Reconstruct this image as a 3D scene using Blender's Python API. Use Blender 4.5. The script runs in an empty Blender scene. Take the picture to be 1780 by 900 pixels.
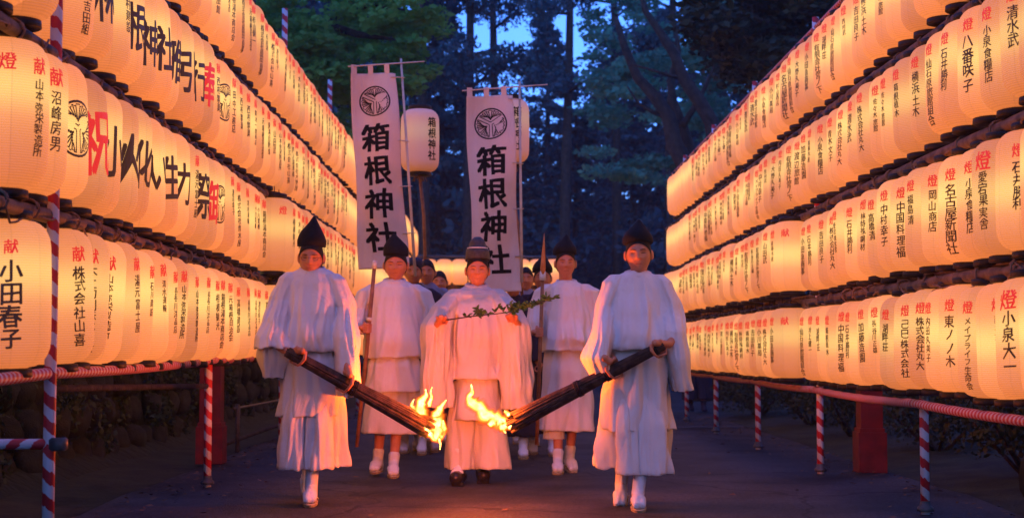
import bpy, bmesh, math, random
import numpy as np
from mathutils import Vector, Matrix, noise

random.seed(7); np.random.seed(7)
R = math.radians
sc = bpy.context.scene
COL = sc.collection

# ------------------------------------------------------------------ camera
F = 2700.0            # focal length in photo pixels (photo 1780 wide)
CAM_Z = 0.98
HAZE = 0.0010
cam_d = bpy.data.cameras.new('camera')
cam = bpy.data.objects.new('camera', cam_d); COL.objects.link(cam)
cam.location = (0, 0, CAM_Z)
PITCH = math.atan(158 / F); YAW = math.atan(19 / F)
cam.rotation_euler = (math.pi / 2 + PITCH, 0, -YAW)
cam_d.lens = F / 1780 * 36.0; cam_d.sensor_width = 36.0
cam_d.clip_start = 0.1; cam_d.clip_end = 2000
cam_d.dof.use_dof = True; cam_d.dof.focus_distance = 9.6; cam_d.dof.aperture_fstop = 3.2
sc.camera = cam

# ------------------------------------------------------------------ sky and light
w = bpy.data.worlds.new('World'); sc.world = w; w.use_nodes = True
nt = w.node_tree; nt.nodes.clear()
sky = nt.nodes.new('ShaderNodeTexSky'); sky.sky_type = 'NISHITA'; sky.sun_disc = False
sky.sun_elevation = R(22); sky.sun_rotation = R(200); sky.air_density = 1.3; sky.ozone_density = 3.5
mul = nt.nodes.new('ShaderNodeMix'); mul.data_type = 'RGBA'; mul.blend_type = 'MULTIPLY'
mul.inputs['Factor'].default_value = 1.0
mul.inputs[7].default_value = (0.27, 0.53, 1.55, 1)      # tungsten white balance: the dusk sky reads deep blue
bg = nt.nodes.new('ShaderNodeBackground'); bg.inputs['Strength'].default_value = 0.15
wo = nt.nodes.new('ShaderNodeOutputWorld')
nt.links.new(sky.outputs[0], mul.inputs[6]); nt.links.new(mul.outputs[2], bg.inputs[0]); nt.links.new(bg.outputs[0], wo.inputs[0])
sun_d = bpy.data.lights.new('dusk_sky_glow', 'SUN'); sun_d.energy = 0.20; sun_d.angle = R(50); sun_d.color = (0.40, 0.42, 1.0)
sun = bpy.data.objects.new('dusk_sky_glow', sun_d); COL.objects.link(sun)
sun.rotation_euler = (R(30), 0, R(-8))
sun['label'] = 'last dusk light of the open sky'
sc.view_settings.view_transform = 'Standard'; sc.view_settings.look = 'None'
sc.view_settings.exposure = 0.9; sc.view_settings.gamma = 1.0
sc.render.engine = 'CYCLES'
cy = sc.cycles
cy.use_denoising = True; cy.max_bounces = 5; cy.diffuse_bounces = 3; cy.glossy_bounces = 2
cy.transmission_bounces = 2; cy.transparent_max_bounces = 24; cy.sample_clamp_indirect = 4.0
cy.caustics_reflective = False; cy.caustics_refractive = False

# ------------------------------------------------------------------ helpers
_rz = Matrix.Rotation(-YAW, 4, 'Z') @ Matrix.Rotation(math.pi / 2 + PITCH, 4, 'X')
def P(px, py, d):
    """world point at depth y=d seen at photo pixel (px, py)"""
    v = _rz.to_3x3() @ Vector(((px - 890) / F, (450 - py) / F, -1))
    v = v * (d / v.y)
    return Vector((v.x, v.y, v.z + CAM_Z))
def S(d): return d / F      # metres per photo pixel at depth d

def tag(o, label=None, cat=None, group=None, kind=None):
    if label: o['label'] = label
    if cat: o['category'] = cat
    if group: o['group'] = group
    if kind: o['kind'] = kind
    return o
def empty(name, loc=(0, 0, 0), rz=0, **k):
    o = bpy.data.objects.new(name, None); COL.objects.link(o)
    o.location = loc; o.rotation_euler = (0, 0, rz); o.empty_display_size = 0.1
    return tag(o, **k)
def link_mesh(name, me, parent=None, mats=(), smooth=True, **k):
    for m in mats: me.materials.append(m)
    if smooth: me.polygons.foreach_set('use_smooth', [True] * len(me.polygons))
    o = bpy.data.objects.new(name, me); COL.objects.link(o)
    if parent: o.parent = parent
    return tag(o, **k)
def mesh(name, verts, faces):
    me = bpy.data.meshes.new(name); me.from_pydata([tuple(v) for v in verts], [], faces); me.update(); return me
class MB:
    """collects shapes, one mesh out"""
    def __init__(s): s.v = []; s.f = []; s.mi = []
    def add(s, vs, fs, mi=0):
        b = len(s.v); s.v += [tuple(v) for v in vs]; s.f += [tuple(i + b for i in f) for f in fs]; s.mi += [mi] * len(fs)
    def box(s, c, h, rot=None, jit=0, mi=0):
        vs = []
        for x in (-1, 1):
            for y in (-1, 1):
                for z in (-1, 1):
                    p = Vector((x * h[0] + random.uniform(-jit, jit), y * h[1] + random.uniform(-jit, jit), z * h[2] + random.uniform(-jit, jit)))
                    if rot: p = rot @ p
                    vs.append(p + Vector(c))
        s.add(vs, [(0, 1, 3, 2), (4, 6, 7, 5), (0, 4, 5, 1), (2, 3, 7, 6), (0, 2, 6, 4), (1, 5, 7, 3)], mi)
    def tube(s, pts, rad, n=8, mi=0, cap=True, flat=1.0):
        pts = [Vector(p) for p in pts]
        if not hasattr(rad, '__len__'): rad = [rad] * len(pts)
        vs = []; fs = []; up = Vector((0, 0, 1)); u = None
        for i, p in enumerate(pts):
            d = (pts[min(i + 1, len(pts) - 1)] - pts[max(i - 1, 0)]).normalized()
            if u is None:
                u = d.cross(up if abs(d.z) < .9 else Vector((1, 0, 0))).normalized()
            else:
                u = (u - d * u.dot(d)).normalized()
            v = d.cross(u)
            for k in range(n):
                a = 2 * math.pi * k / n
                vs.append(p + (u * math.cos(a) + v * math.sin(a) * flat) * rad[i])
        for i in range(len(pts) - 1):
            for k in range(n):
                fs.append((i * n + k, i * n + (k + 1) % n, (i + 1) * n + (k + 1) % n, (i + 1) * n + k))
        if cap:
            fs.append(tuple(range(n))[::-1]); fs.append(tuple(range((len(pts) - 1) * n, len(pts) * n)))
        s.add(vs, fs, mi)
    def capsule(s, p0, r0, p1, r1, n=10):
        p0 = Vector(p0); p1 = Vector(p1); d = (p1 - p0)
        if d.length < 1e-5: d = Vector((0, 0, 1e-4))
        L = d.length; d.normalize(); pts = []; rad = []
        for a in (-80, -50, -20): pts.append(p0 + d * r0 * math.sin(R(a))); rad.append(r0 * math.cos(R(a)))
        for a in (20, 50, 80): pts.append(p1 + d * r1 * math.sin(R(a))); rad.append(r1 * math.cos(R(a)))
        s.tube(pts, rad, n)
    def ell(s, c, r, rot=None, n=16, m=10):
        vs = []; fs = []
        for i in range(m + 1):
            ph = math.pi * (i + .02) / (m + .04)
            for k in range(n):
                a = 2 * math.pi * k / n
                p = Vector((r[0] * math.sin(ph) * math.cos(a), r[1] * math.sin(ph) * math.sin(a), r[2] * math.cos(ph)))
                if rot: p = rot @ p
                vs.append(p + Vector(c))
        for i in range(m):
            for k in range(n):
                fs.append((i * n + k, (i + 1) * n + k, (i + 1) * n + (k + 1) % n, i * n + (k + 1) % n))
        fs.append(tuple(range(n))); fs.append(tuple(range(m * n, m * n + n))[::-1])
        s.add(vs, fs)
    def lathe(s, prof, c=(0, 0, 0), n=24, mi=0):
        vs = []; fs = []
        for r, z in prof:
            for k in range(n):
                a = 2 * math.pi * k / n
                vs.append((c[0] + r * math.cos(a), c[1] + r * math.sin(a), c[2] + z))
        for i in range(len(prof) - 1):
            for k in range(n):
                fs.append((i * n + k, i * n + (k + 1) % n, (i + 1) * n + (k + 1) % n, (i + 1) * n + k))
        s.add(vs, fs, mi)
    def build(s, name, mats, parent=None, smooth=True, **k):
        if not isinstance(mats, (list, tuple)): mats = [mats]
        me = mesh(name, s.v, s.f)
        o = link_mesh(name, me, parent, mats, smooth, **k)
        if len(mats) > 1: me.polygons.foreach_set('material_index', s.mi)
        return o
def remesh(mb, name, mat, parent, vox=0.006, smooth=2, **k):
    me = mesh(name, mb.v, mb.f)
    o = bpy.data.objects.new(name + '_tmp', me); COL.objects.link(o)
    m = o.modifiers.new('r', 'REMESH'); m.mode = 'VOXEL'; m.voxel_size = vox
    if smooth:
        m2 = o.modifiers.new('s', 'SMOOTH'); m2.iterations = smooth; m2.factor = .5
    dg = bpy.context.evaluated_depsgraph_get()
    out = bpy.data.meshes.new_from_object(o.evaluated_get(dg))
    out.name = name
    bpy.data.objects.remove(o); bpy.data.meshes.remove(me)
    out.materials.clear()
    return link_mesh(name, out, parent, [mat], True, **k)

# ------------------------------------------------------------------ materials
def newmat(name):
    m = bpy.data.materials.new(name); m.use_nodes = True; return m, m.node_tree, m.node_tree.nodes['Principled BSDF']
def N(t, typ, **kw):
    n = t.nodes.new(typ)
    for k, v in kw.items():
        if k in n.bl_rna.properties.keys(): setattr(n, k, v)
    return n
def math_n(t, op, a, b=None, c=None):
    n = t.nodes.new('ShaderNodeMath'); n.operation = op
    for i, x in enumerate((a, b, c)):
        if x is None: continue
        if isinstance(x, (int, float)): n.inputs[i].default_value = x
        else: t.links.new(x, n.inputs[i])
    return n.outputs[0]
def noisy(name, c1, c2, scale=5, rough=.8, bump=.3, bscale=None, detail=5, spec=.3, coord='Object', bdist=.02, sheen=0):
    m, t, b = newmat(name)
    tc = N(t, 'ShaderNodeTexCoord'); no = N(t, 'ShaderNodeTexNoise')
    no.inputs['Scale'].default_value = scale; no.inputs['Detail'].default_value = detail
    t.links.new(tc.outputs[coord], no.inputs['Vector'])
    cr = N(t, 'ShaderNodeValToRGB'); cr.color_ramp.elements[0].color = (*c1, 1); cr.color_ramp.elements[1].color = (*c2, 1)
    cr.color_ramp.elements[0].position = .35; cr.color_ramp.elements[1].position = .65
    t.links.new(no.outputs['Fac'], cr.inputs[0]); t.links.new(cr.outputs[0], b.inputs['Base Color'])
    b.inputs['Roughness'].default_value = rough; b.inputs['Specular IOR Level'].default_value = spec
    if bump:
        n2 = N(t, 'ShaderNodeTexNoise'); n2.inputs['Scale'].default_value = bscale or scale * 4; n2.inputs['Detail'].default_value = 6
        t.links.new(tc.outputs[coord], n2.inputs['Vector'])
        bp = N(t, 'ShaderNodeBump'); bp.inputs['Strength'].default_value = bump; bp.inputs['Distance'].default_value = bdist
        t.links.new(n2.outputs['Fac'], bp.inputs['Height']); t.links.new(bp.outputs[0], b.inputs['Normal'])
    if sheen: b.inputs['Sheen Weight'].default_value = sheen
    return m
def cloth_mat(name, c, rough=.9, trans=.0):
    m = noisy(name, tuple(x * .9 for x in c), c, 3, rough, .35, 26, spec=.15, bdist=.012)
    t = m.node_tree; b = t.nodes['Principled BSDF']; old = b.inputs['Normal'].links[0].from_node
    tc = N(t, 'ShaderNodeTexCoord'); mp = N(t, 'ShaderNodeMapping'); mp.inputs['Scale'].default_value = (1, 1, .25); mp.inputs['Rotation'].default_value = (0, .35, 0)
    n2 = N(t, 'ShaderNodeTexNoise'); n2.inputs['Scale'].default_value = 8.5; n2.inputs['Detail'].default_value = 3; n2.inputs['Distortion'].default_value = 1.6
    t.links.new(tc.outputs['Object'], mp.inputs[0]); t.links.new(mp.outputs[0], n2.inputs['Vector'])
    bp = N(t, 'ShaderNodeBump'); bp.inputs['Strength'].default_value = .6; bp.inputs['Distance'].default_value = .022
    t.links.new(n2.outputs['Fac'], bp.inputs['Height']); t.links.new(old.outputs[0], bp.inputs['Normal']); t.links.new(bp.outputs[0], b.inputs['Normal'])
    return m
M = {}
M['asphalt'] = noisy('asphalt', (.011, .012, .012), (.042, .042, .042), 1.1, .7, .9, 70, detail=12, spec=.22, bdist=.012)
def asphalt(m):
    t = m.node_tree; b = t.nodes['Principled BSDF']; src = b.inputs['Base Color'].links[0].from_socket
    tc = N(t, 'ShaderNodeTexCoord')
    vo = N(t, 'ShaderNodeTexVoronoi'); vo.inputs['Scale'].default_value = 75; t.links.new(tc.outputs['Object'], vo.inputs['Vector'])
    cr = N(t, 'ShaderNodeValToRGB'); cr.color_ramp.elements[0].color = (.35, .35, .36, 1); cr.color_ramp.elements[1].color = (1.9, 1.85, 1.8, 1)
    t.links.new(vo.outputs['Color'], cr.inputs[0])
    ck = N(t, 'ShaderNodeTexVoronoi', feature='DISTANCE_TO_EDGE'); ck.inputs['Scale'].default_value = .55
    nz = N(t, 'ShaderNodeTexNoise'); nz.inputs['Scale'].default_value = 2.5; nz.inputs['Detail'].default_value = 8
    ad = N(t, 'ShaderNodeMix', data_type='RGBA'); ad.inputs[0].default_value = .25
    t.links.new(tc.outputs['Object'], nz.inputs['Vector']); t.links.new(tc.outputs['Object'], ad.inputs[6]); t.links.new(nz.outputs['Color'], ad.inputs[7]); t.links.new(ad.outputs[2], ck.inputs['Vector'])
    lt = math_n(t, 'LESS_THAN', ck.outputs['Distance'], .006); kk = math_n(t, 'MULTIPLY_ADD', lt, -.65, 1.0)
    m1 = N(t, 'ShaderNodeMix', data_type='RGBA', blend_type='MULTIPLY'); m1.inputs[0].default_value = 1; t.links.new(src, m1.inputs[6]); t.links.new(cr.outputs[0], m1.inputs[7])
    m2 = N(t, 'ShaderNodeMix', data_type='RGBA', blend_type='MULTIPLY'); m2.inputs[0].default_value = 1; t.links.new(m1.outputs[2], m2.inputs[6]); t.links.new(kk, m2.inputs[7])
    t.links.new(m2.outputs[2], b.inputs['Base Color'])
asphalt(M['asphalt'])
M['verge'] = noisy('mossy_earth', (.010, .013, .006), (.030, .036, .015), 3, .95, .8, 30, bdist=.03)
M['earth'] = noisy('forest_floor', (.008, .011, .006), (.02, .026, .012), .6, .95, .8, 8, bdist=.1)
M['stone'] = noisy('mossy_stone', (.005, .006, .004), (.022, .022, .016), 5, .9, .9, 25, bdist=.02)
M['bark'] = noisy('bark', (.020, .016, .013), (.055, .042, .032), 9, .9, .9, 30, bdist=.03)
M['bamboo'] = noisy('weathered_pole', (.075, .045, .026), (.20, .125, .07), 14, .6, .5, 60, bdist=.004)
M['darkwood'] = noisy('dark_ring', (.008, .007, .006), (.02, .016, .012), 20, .5, .2, 60)
M['robe'] = cloth_mat('white_linen', (.76, .69, .65))
M['robe2'] = cloth_mat('white_silk', (.62, .55, .50), .75)
M['darkrobe'] = cloth_mat('dark_kimono', (.035, .028, .045))
M['greyrobe'] = cloth_mat('grey_kimono', (.24, .24, .32))
M['skin'] = noisy('skin', (.46, .17, .085), (.55, .215, .11), 20, .5, .1, 120, spec=.4, bdist=.001)
M['hair'] = noisy('black_hair', (.004, .0035, .0035), (.012, .010, .009), 60, .7, .5, 150, bdist=.002)
M['hat'] = noisy('black_lacquered_gauze', (.002, .002, .003), (.005, .005, .006), 50, .85, .4, 200, bdist=.002)
M['hatgrey'] = noisy('grey_black_gauze', (.03, .03, .035), (.055, .055, .06), 50, .5, .4, 200, bdist=.002)
M['shoe'] = noisy('black_lacquer', (.01, .008, .008), (.02, .015, .015), 20, .3, .05, 50)
M['tabi'] = cloth_mat('white_tabi', (.72, .70, .70))
M['straw'] = noisy('straw', (.30, .22, .12), (.48, .38, .22), 40, .8, .5, 90, bdist=.003)
M['eye'] = noisy('dark_iris', (.01, .008, .006), (.02, .012, .01), 10, .2, 0)
M['lips'] = noisy('lips', (.28, .06, .04), (.32, .08, .05), 10, .5, 0)
M['staff'] = noisy('red_brown_wood', (.20, .085, .035), (.34, .15, .06), 18, .5, .3, 60, bdist=.003)
M['torch'] = noisy('charred_reed', (.022, .013, .009), (.085, .046, .030), 25, .8, .8, 60, bdist=.006)
M['rope'] = noisy('black_cord', (.006, .005, .005), (.015, .012, .01), 40, .8, .4, 90)
M['wire'] = noisy('old_rope', (.16, .09, .05), (.30, .19, .11), 30, .8, .4, 90)
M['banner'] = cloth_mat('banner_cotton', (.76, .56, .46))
M['ink'] = noisy('black_ink', (.008, .007, .006), (.015, .012, .01), 30, .8, 0, spec=.1)
M['whitepole'] = noisy('pale_pole', (.50, .42, .34), (.64, .55, .45), 12, .5, .1, 40)
M['vermilion'] = noisy('vermilion_paint', (.10, .006, .004), (.18, .010, .007), 9, .5, .4, 30, bdist=.006)
M['metal'] = noisy('galvanised_pipe', (.05, .045, .04), (.10, .09, .08), 20, .45, .2, 60)
M['leaf_sprig'] = noisy('sprig_leaf', (.03, .09, .02), (.08, .17, .05), 30, .45, 0)
M['spear'] = noisy('spear_lacquer', (.42, .15, .04), (.55, .22, .07), 14, .4, .1, 40)
M['binding'] = noisy('white_binding', (.6, .56, .5), (.72, .68, .62), 60, .8, .3, 120)

def foliage(name, c1, c2, c3, tr=.25):
    m, t, b = newmat(name)
    tc = N(t, 'ShaderNodeTexCoord'); no = N(t, 'ShaderNodeTexNoise'); no.inputs['Scale'].default_value = .9; no.inputs['Detail'].default_value = 6
    t.links.new(tc.outputs['Object'], no.inputs['Vector'])
    cr = N(t, 'ShaderNodeValToRGB'); e = cr.color_ramp.elements
    e[0].color = (*c1, 1); e[0].position = .3; e[1].color = (*c3, 1); e[1].position = .72
    x = e.new(.5); x.color = (*c2, 1)
    t.links.new(no.outputs['Fac'], cr.inputs[0]); t.links.new(cr.outputs[0], b.inputs['Base Color'])
    b.inputs['Roughness'].default_value = .6; b.inputs['Specular IOR Level'].default_value = .3
    tl = N(t, 'ShaderNodeBsdfTranslucent'); t.links.new(cr.outputs[0], tl.inputs[0])
    mx = N(t, 'ShaderNodeMixShader'); mx.inputs[0].default_value = tr
    out = t.nodes['Material Output']
    t.links.new(b.outputs[0], mx.inputs[1]); t.links.new(tl.outputs[0], mx.inputs[2]); t.links.new(mx.outputs[0], out.inputs[0])
    return m
M['cedar'] = foliage('cedar_foliage', (.012, .038, .055), (.032, .085, .105), (.07, .16, .17))
M['maple_green'] = foliage('maple_leaves', (.08, .22, .04), (.15, .36, .07), (.24, .50, .10), .5)
M['maple_teal'] = foliage('blue_green_leaves', (.04, .16, .10), (.08, .28, .18), (.13, .42, .27), .45)
M['dark_leaf'] = foliage('dark_leaves', (.012, .022, .012), (.025, .04, .018), (.05, .06, .02), .2)
M['bush'] = foliage('bush_leaves', (.015, .025, .012), (.03, .05, .02), (.05, .07, .03), .15)

# red and white spiral tape; UV x = turn, UV y = metres along
def spiral(name, pitch, red=(.55, .02, .02), white=(.70, .62, .62), duty=.5):
    m, t, b = newmat(name)
    uv = N(t, 'ShaderNodeUVMap'); sx = N(t, 'ShaderNodeSeparateXYZ'); t.links.new(uv.outputs[0], sx.inputs[0])
    nz = N(t, 'ShaderNodeTexNoise'); nz.inputs['Scale'].default_value = 6; t.links.new(uv.outputs[0], nz.inputs['Vector'])
    a = math_n(t, 'MULTIPLY', sx.outputs[1], 1 / pitch)
    a = math_n(t, 'ADD', a, sx.outputs[0]); a = math_n(t, 'ADD', a, math_n(t, 'MULTIPLY', nz.outputs['Fac'], .35))
    a = math_n(t, 'FRACT', a); f = math_n(t, 'LESS_THAN', a, duty)
    mx = N(t, 'ShaderNodeMix', data_type='RGBA'); mx.inputs[6].default_value = (*white, 1); mx.inputs[7].default_value = (*red, 1)
    t.links.new(f, mx.inputs[0]); t.links.new(mx.outputs[2], b.inputs['Base Color'])
    b.inputs['Roughness'].default_value = .55
    bp = N(t, 'ShaderNodeBump'); bp.inputs['Strength'].default_value = .6; bp.inputs['Distance'].default_value = .004
    t.links.new(a, bp.inputs['Height']); t.links.new(bp.outputs[0], b.inputs['Normal'])
    return m
M['spiral'] = spiral('red_white_tape', .115)
M['spiral_rail'] = spiral('red_pink_tape', .058, red=(.5, .022, .02), white=(.62, .46, .44), duty=.58)

# lit washi: the bulb's light on the inside of the shade (inverse-square from the bulb)
def paper(name, gain=1.0, base=(.20, .16, .12)):
    m, t, b = newmat(name)
    uv = N(t, 'ShaderNodeUVMap'); sx = N(t, 'ShaderNodeSeparateXYZ'); t.links.new(uv.outputs[0], sx.inputs[0])
    oi = N(t, 'ShaderNodeObjectInfo')
    z = math_n(t, 'SUBTRACT', sx.outputs[1], math_n(t, 'MULTIPLY_ADD', oi.outputs['Random'], .12, -.01))
    z2 = math_n(t, 'MULTIPLY', z, z)
    q = math_n(t, 'DIVIDE', .040, math_n(t, 'ADD', z2, .040)); q = math_n(t, 'POWER', q, 1.5)
    # vertical paper panels of slightly different thickness and thin glued seams
    pan = math_n(t, 'MULTIPLY', sx.outputs[0], 9.0)
    fr = math_n(t, 'FRACT', pan); seam = math_n(t, 'LESS_THAN', fr, .035)
    fl = math_n(t, 'FLOOR', pan); wn = N(t, 'ShaderNodeTexWhiteNoise', noise_dimensions='2D')
    cb = N(t, 'ShaderNodeCombineXYZ'); t.links.new(fl, cb.inputs[0]); t.links.new(oi.outputs['Random'], cb.inputs[1]); t.links.new(cb.outputs[0], wn.inputs['Vector'])
    rib = math_n(t, 'SINE', math_n(t, 'MULTIPLY', sx.outputs[1], 2 * math.pi / .0105))
    ribf = math_n(t, 'MULTIPLY_ADD', rib, .09, 1.0)
    k = math_n(t, 'MULTIPLY_ADD', q, .37, .60)
    k = math_n(t, 'MULTIPLY', k, ribf)
    k = math_n(t, 'MULTIPLY', k, math_n(t, 'MULTIPLY_ADD', seam, -.16, 1.0))
    k = math_n(t, 'MULTIPLY', k, math_n(t, 'MULTIPLY_ADD', wn.outputs[0], .08, .96))
    k = math_n(t, 'MULTIPLY', k, math_n(t, 'MULTIPLY_ADD', math_n(t, 'FRACT', math_n(t, 'MULTIPLY', oi.outputs['Random'], 17.3)), .42, .80))
    k = math_n(t, 'MULTIPLY', k, gain)
    cr = N(t, 'ShaderNodeValToRGB'); e = cr.color_ramp.elements
    e[0].position = .12; e[0].color = (1.0, .25, .060, 1); e[1].position = 1.0; e[1].color = (1.0, .53, .135, 1)
    x = e.new(.6); x.color = (1.0, .34, .095, 1)
    t.links.new(q, cr.inputs[0]); t.links.new(cr.outputs[0], b.inputs['Emission Color']); t.links.new(k, b.inputs['Emission Strength'])
    b.inputs['Base Color'].default_value = (*base, 1); b.inputs['Roughness'].default_value = .8
    bp = N(t, 'ShaderNodeBump'); bp.inputs['Strength'].default_value = .5; bp.inputs['Distance'].default_value = .003
    t.links.new(rib, bp.inputs['Height']); t.links.new(bp.outputs[0], b.inputs['Normal'])
    m.cycles.emission_sampling = 'NONE'
    return m
M['paper'] = paper('lit_washi', .62)
M['paper_dim'] = paper('dim_washi', .15, (.62, .48, .42))
def emis(name, col, s, base=(.1, .02, .02), samp='NONE'):
    m, t, b = newmat(name)
    b.inputs['Base Color'].default_value = (*base, 1); b.inputs['Emission Color'].default_value = (*col, 1); b.inputs['Emission Strength'].default_value = s
    m.cycles.emission_sampling = samp
    return m
M['redink'] = emis('red_ink_on_lit_paper', (1, .03, .02), .42)      # translucent ink lit from behind
M['blackink_lit'] = emis('black_ink_on_lit_paper', (1, .3, .1), .02, (.012, .01, .009))

# ------------------------------------------------------------------ glyphs
_gc = {}
V3 = Vector
def glyph(ch, off=0.0):
    key = (ch, off)
    if key in _gc: return _gc[key]
    c = bpy.data.curves.new('g', 'FONT'); c.body = ch; c.resolution_u = 1; c.offset = off
    o = bpy.data.objects.new('g', c); COL.objects.link(o)
    me = bpy.data.meshes.new_from_object(o)
    vs = [(v.co.x - .5, v.co.y - .38) for v in me.vertices]; fs = [tuple(p.vertices) for p in me.polygons]
    bpy.data.objects.remove(o); bpy.data.meshes.remove(me); bpy.data.curves.remove(c)
    _gc[key] = (vs, fs); return _gc[key]
def flat_text(items, cut=None):
    """items: (char, x, y, size, sx, mat index, offset) -> bmesh in xy plane"""
    bm = bmesh.new()
    for ch, x, y, s, sx, mi, off in items:
        vs, fs = glyph(ch, 0.0)
        sh = random.uniform(-.05, .05); wv = random.uniform(0, 50)
        shifts = [(0, 0)]
        if off > .015: shifts = [(math.cos(q) * off, math.sin(q) * off * .8) for q in (.8, 2.4, 3.9, 5.5)]
        elif off > 0: shifts = [(-off, -off * .5), (off, off * .5)]
        for li, (ox, oy) in enumerate(shifts):
            bv = []
            for a, b in vs:
                nx = noise.noise(V3((a * 3, b * 3, wv))) * .035; nz_ = noise.noise(V3((a * 3, b * 3, wv + 9))) * .035
                bv.append(bm.verts.new((x + (a + ox + nx + sh * b) * s * sx, y + (b + oy + nz_ + a * .05) * s, li * .0004)))
            for f in fs:
                try:
                    ff = bm.faces.new([bv[i] for i in f]); ff.material_index = mi
                except ValueError: pass
    if cut:
        xs = [v.co.x for v in bm.verts]; ys = [v.co.y for v in bm.verts]
        for ax, lo, hi in ((0, min(xs), max(xs)), (1, min(ys), max(ys))):
            n = int((hi - lo) / cut)
            for i in range(1, n + 1):
                no = (1, 0, 0) if ax == 0 else (0, 1, 0); co = (lo + i * cut, 0, 0) if ax == 0 else (0, lo + i * cut, 0)
                bmesh.ops.bisect_plane(bm, geom=bm.verts[:] + bm.edges[:] + bm.faces[:], plane_co=co, plane_no=no)
    return bm

# ------------------------------------------------------------------ ground
def grid_sheet(name, x0, x1, y0, y1, nx, ny, zf, mat, kind='structure'):
    vs = []; fs = []
    for j in range(ny + 1):
        for i in range(nx + 1):
            x = x0 + (x1 - x0) * i / nx; y = y0 + (y1 - y0) * j / ny
            vs.append((x, y, zf(x, y)))
    for j in range(ny):
        for i in range(nx):
            a = j * (nx + 1) + i; fs.append((a, a + 1, a + nx + 2, a + nx + 1))
    return link_mesh(name, mesh(name, vs, fs), None, [mat], True, kind=kind)
def ground_z(x, y):
    z = -.03 + .04 * noise.noise(Vector((x * .3, y * .3, 0)))
    if y > 55: z += min(9, (y - 55) * .35) * (1 + .3 * noise.noise(Vector((x * .05, y * .05, 3))))
    if x < -3.4: z += min(6, (-3.4 - x) * .8) * min(1, max(0, (60 - y) / 10 + 1))
    if x > 5: z += min(5, (x - 5) * .45) * min(1, max(0, (60 - y) / 10 + 1)) * (1 if y < 26 else .4)
    return z - .09
grid_sheet('ground', -90, 90, -20, 160, 120, 120, ground_z, M['earth'])
grid_sheet('verge_left', -3.45, -2.3, -5, 60, 8, 160, lambda x, y: -.02 + .07 * max(0, -x - 2.65) + .02 * noise.noise(Vector((x * 5, y * 5, 0))), M['verge'])
grid_sheet('verge_right', 2.95, 5.2, -5, 26, 12, 100, lambda x, y: -.015 + .08 * max(0, x - 3.3) + .03 * noise.noise(Vector((x * 4, y * 4, 5))), M['verge'])
# road: straight, widening to the right behind the bank, slightly crowned
vs = []; fs = []; ny = 90
for j in range(ny + 1):
    y = -8 + 58 * j / ny
    xl = -2.55 + .10 * noise.noise(Vector((0, y * .8, 0)))
    xr = 3.15 + .08 * noise.noise(Vector((7, y * .8, 0))) + max(0, y - 22) * .9
    for i in range(9):
        x = xl + (xr - xl) * i / 8; vs.append((x, y, .006 - .003 * abs(i - 4)))
    if j:
        for i in range(8):
            a = (j - 1) * 9 + i; fs.append((a, a + 1, a + 10, a + 9))
link_mesh('road', mesh('road', vs, fs), None, [M['asphalt']], True, kind='structure')
mb = MB()
mb.tube([(.9, 19.5, .012), (3.3, 19.8, .008)], .03, 6, flat=.12)
mb.build('road_joint', noisy('pale_joint', (.09, .09, .09), (.14, .14, .14), 8), kind='structure')

# ------------------------------------------------------------------ lanterns
LR, LH = .190, .305
def prof_r(t):   # t -1..1
    z = abs(t) * LH; rc = .088; rv = .105; e = max(0, z - (LH - rv)) / rv
    return LR * (1 - .03 * t * t) - (rc * .93) * (1 - math.sqrt(max(0, 1 - e * e)))
def lantern_paper_mesh(n=36, m=22):
    vs = []; fs = []; uvs = []
    ts = [math.sin(math.pi / 2 * (-1 + 2 * i / m)) for i in range(m + 1)]
    for i, t in enumerate(ts):
        r = prof_r(t); z = t * LH
        if i == 0 or i == m: r *= .96
        for k in range(n):
            a = 2 * math.pi * k / n; vs.append((r * math.cos(a), r * math.sin(a), z))
    for i in range(m):
        for k in range(n):
            fs.append((i * n + k, i * n + (k + 1) % n, (i + 1) * n + (k + 1) % n, (i + 1) * n + k))
            uvs += [(k / n, ts[i] * LH), ((k + 1) / n, ts[i] * LH), ((k + 1) / n, ts[i + 1] * LH), (k / n, ts[i + 1] * LH)]
    # shoulders closing to the rings
    b = len(vs)
    for zz, s in ((-LH - .006, -1), (LH + .006, 1)):
        for k in range(n):
            a = 2 * math.pi * k / n; vs.append((.088 * math.cos(a), .088 * math.sin(a), zz))
    for k in range(n):
        k2 = (k + 1) % n
        fs.append((k2, k, b + k, b + k2)); uvs += [(k2 / n, -LH)] * 4
        fs.append((m * n + k, m * n + k2, b + n + k2, b + n + k)); uvs += [(k2 / n, LH)] * 4
    me = mesh('lantern_shade', vs, fs); ul = me.uv_layers.new(name='UVMap')
    ul.data.foreach_set('uv', [c for u in uvs for c in u])
    me.polygons.foreach_set('use_smooth', [True] * len(me.polygons))
    return me
paper_me = lantern_paper_mesh(); paper_me.materials.append(M['paper'])
paper_dim_me = lantern_paper_mesh(); paper_dim_me.materials.append(M['paper_dim'])
def ring_mesh(z, up):
    mb = MB(); s = 1 if up else -1
    mb.lathe([(.075, z - s * .004), (.098, z), (.112, z + s * .004), (.114, z + s * .034), (.108, z + s * .038), (.06, z + s * .038), (.0005, z + s * .036)], n=24)
    me = mesh('ring', mb.v, mb.f); me.materials.append(M['darkwood']); me.polygons.foreach_set('use_smooth', [True] * len(me.polygons)); return me
top_me = ring_mesh(LH + .005, True); bot_me = ring_mesh(-LH - .005, False)
mb = MB(); mb.tube([(0, 0, LH + .03), (.004, 0, LH + .06), (0, 0, LH + .11)], .004, 6); mb.tube([(-.09, 0, LH + .03), (-.05, 0, LH + .055), (0, 0, LH + .065), (.05, 0, LH + .055), (.09, 0, LH + .03)], .0035, 5)
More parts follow.
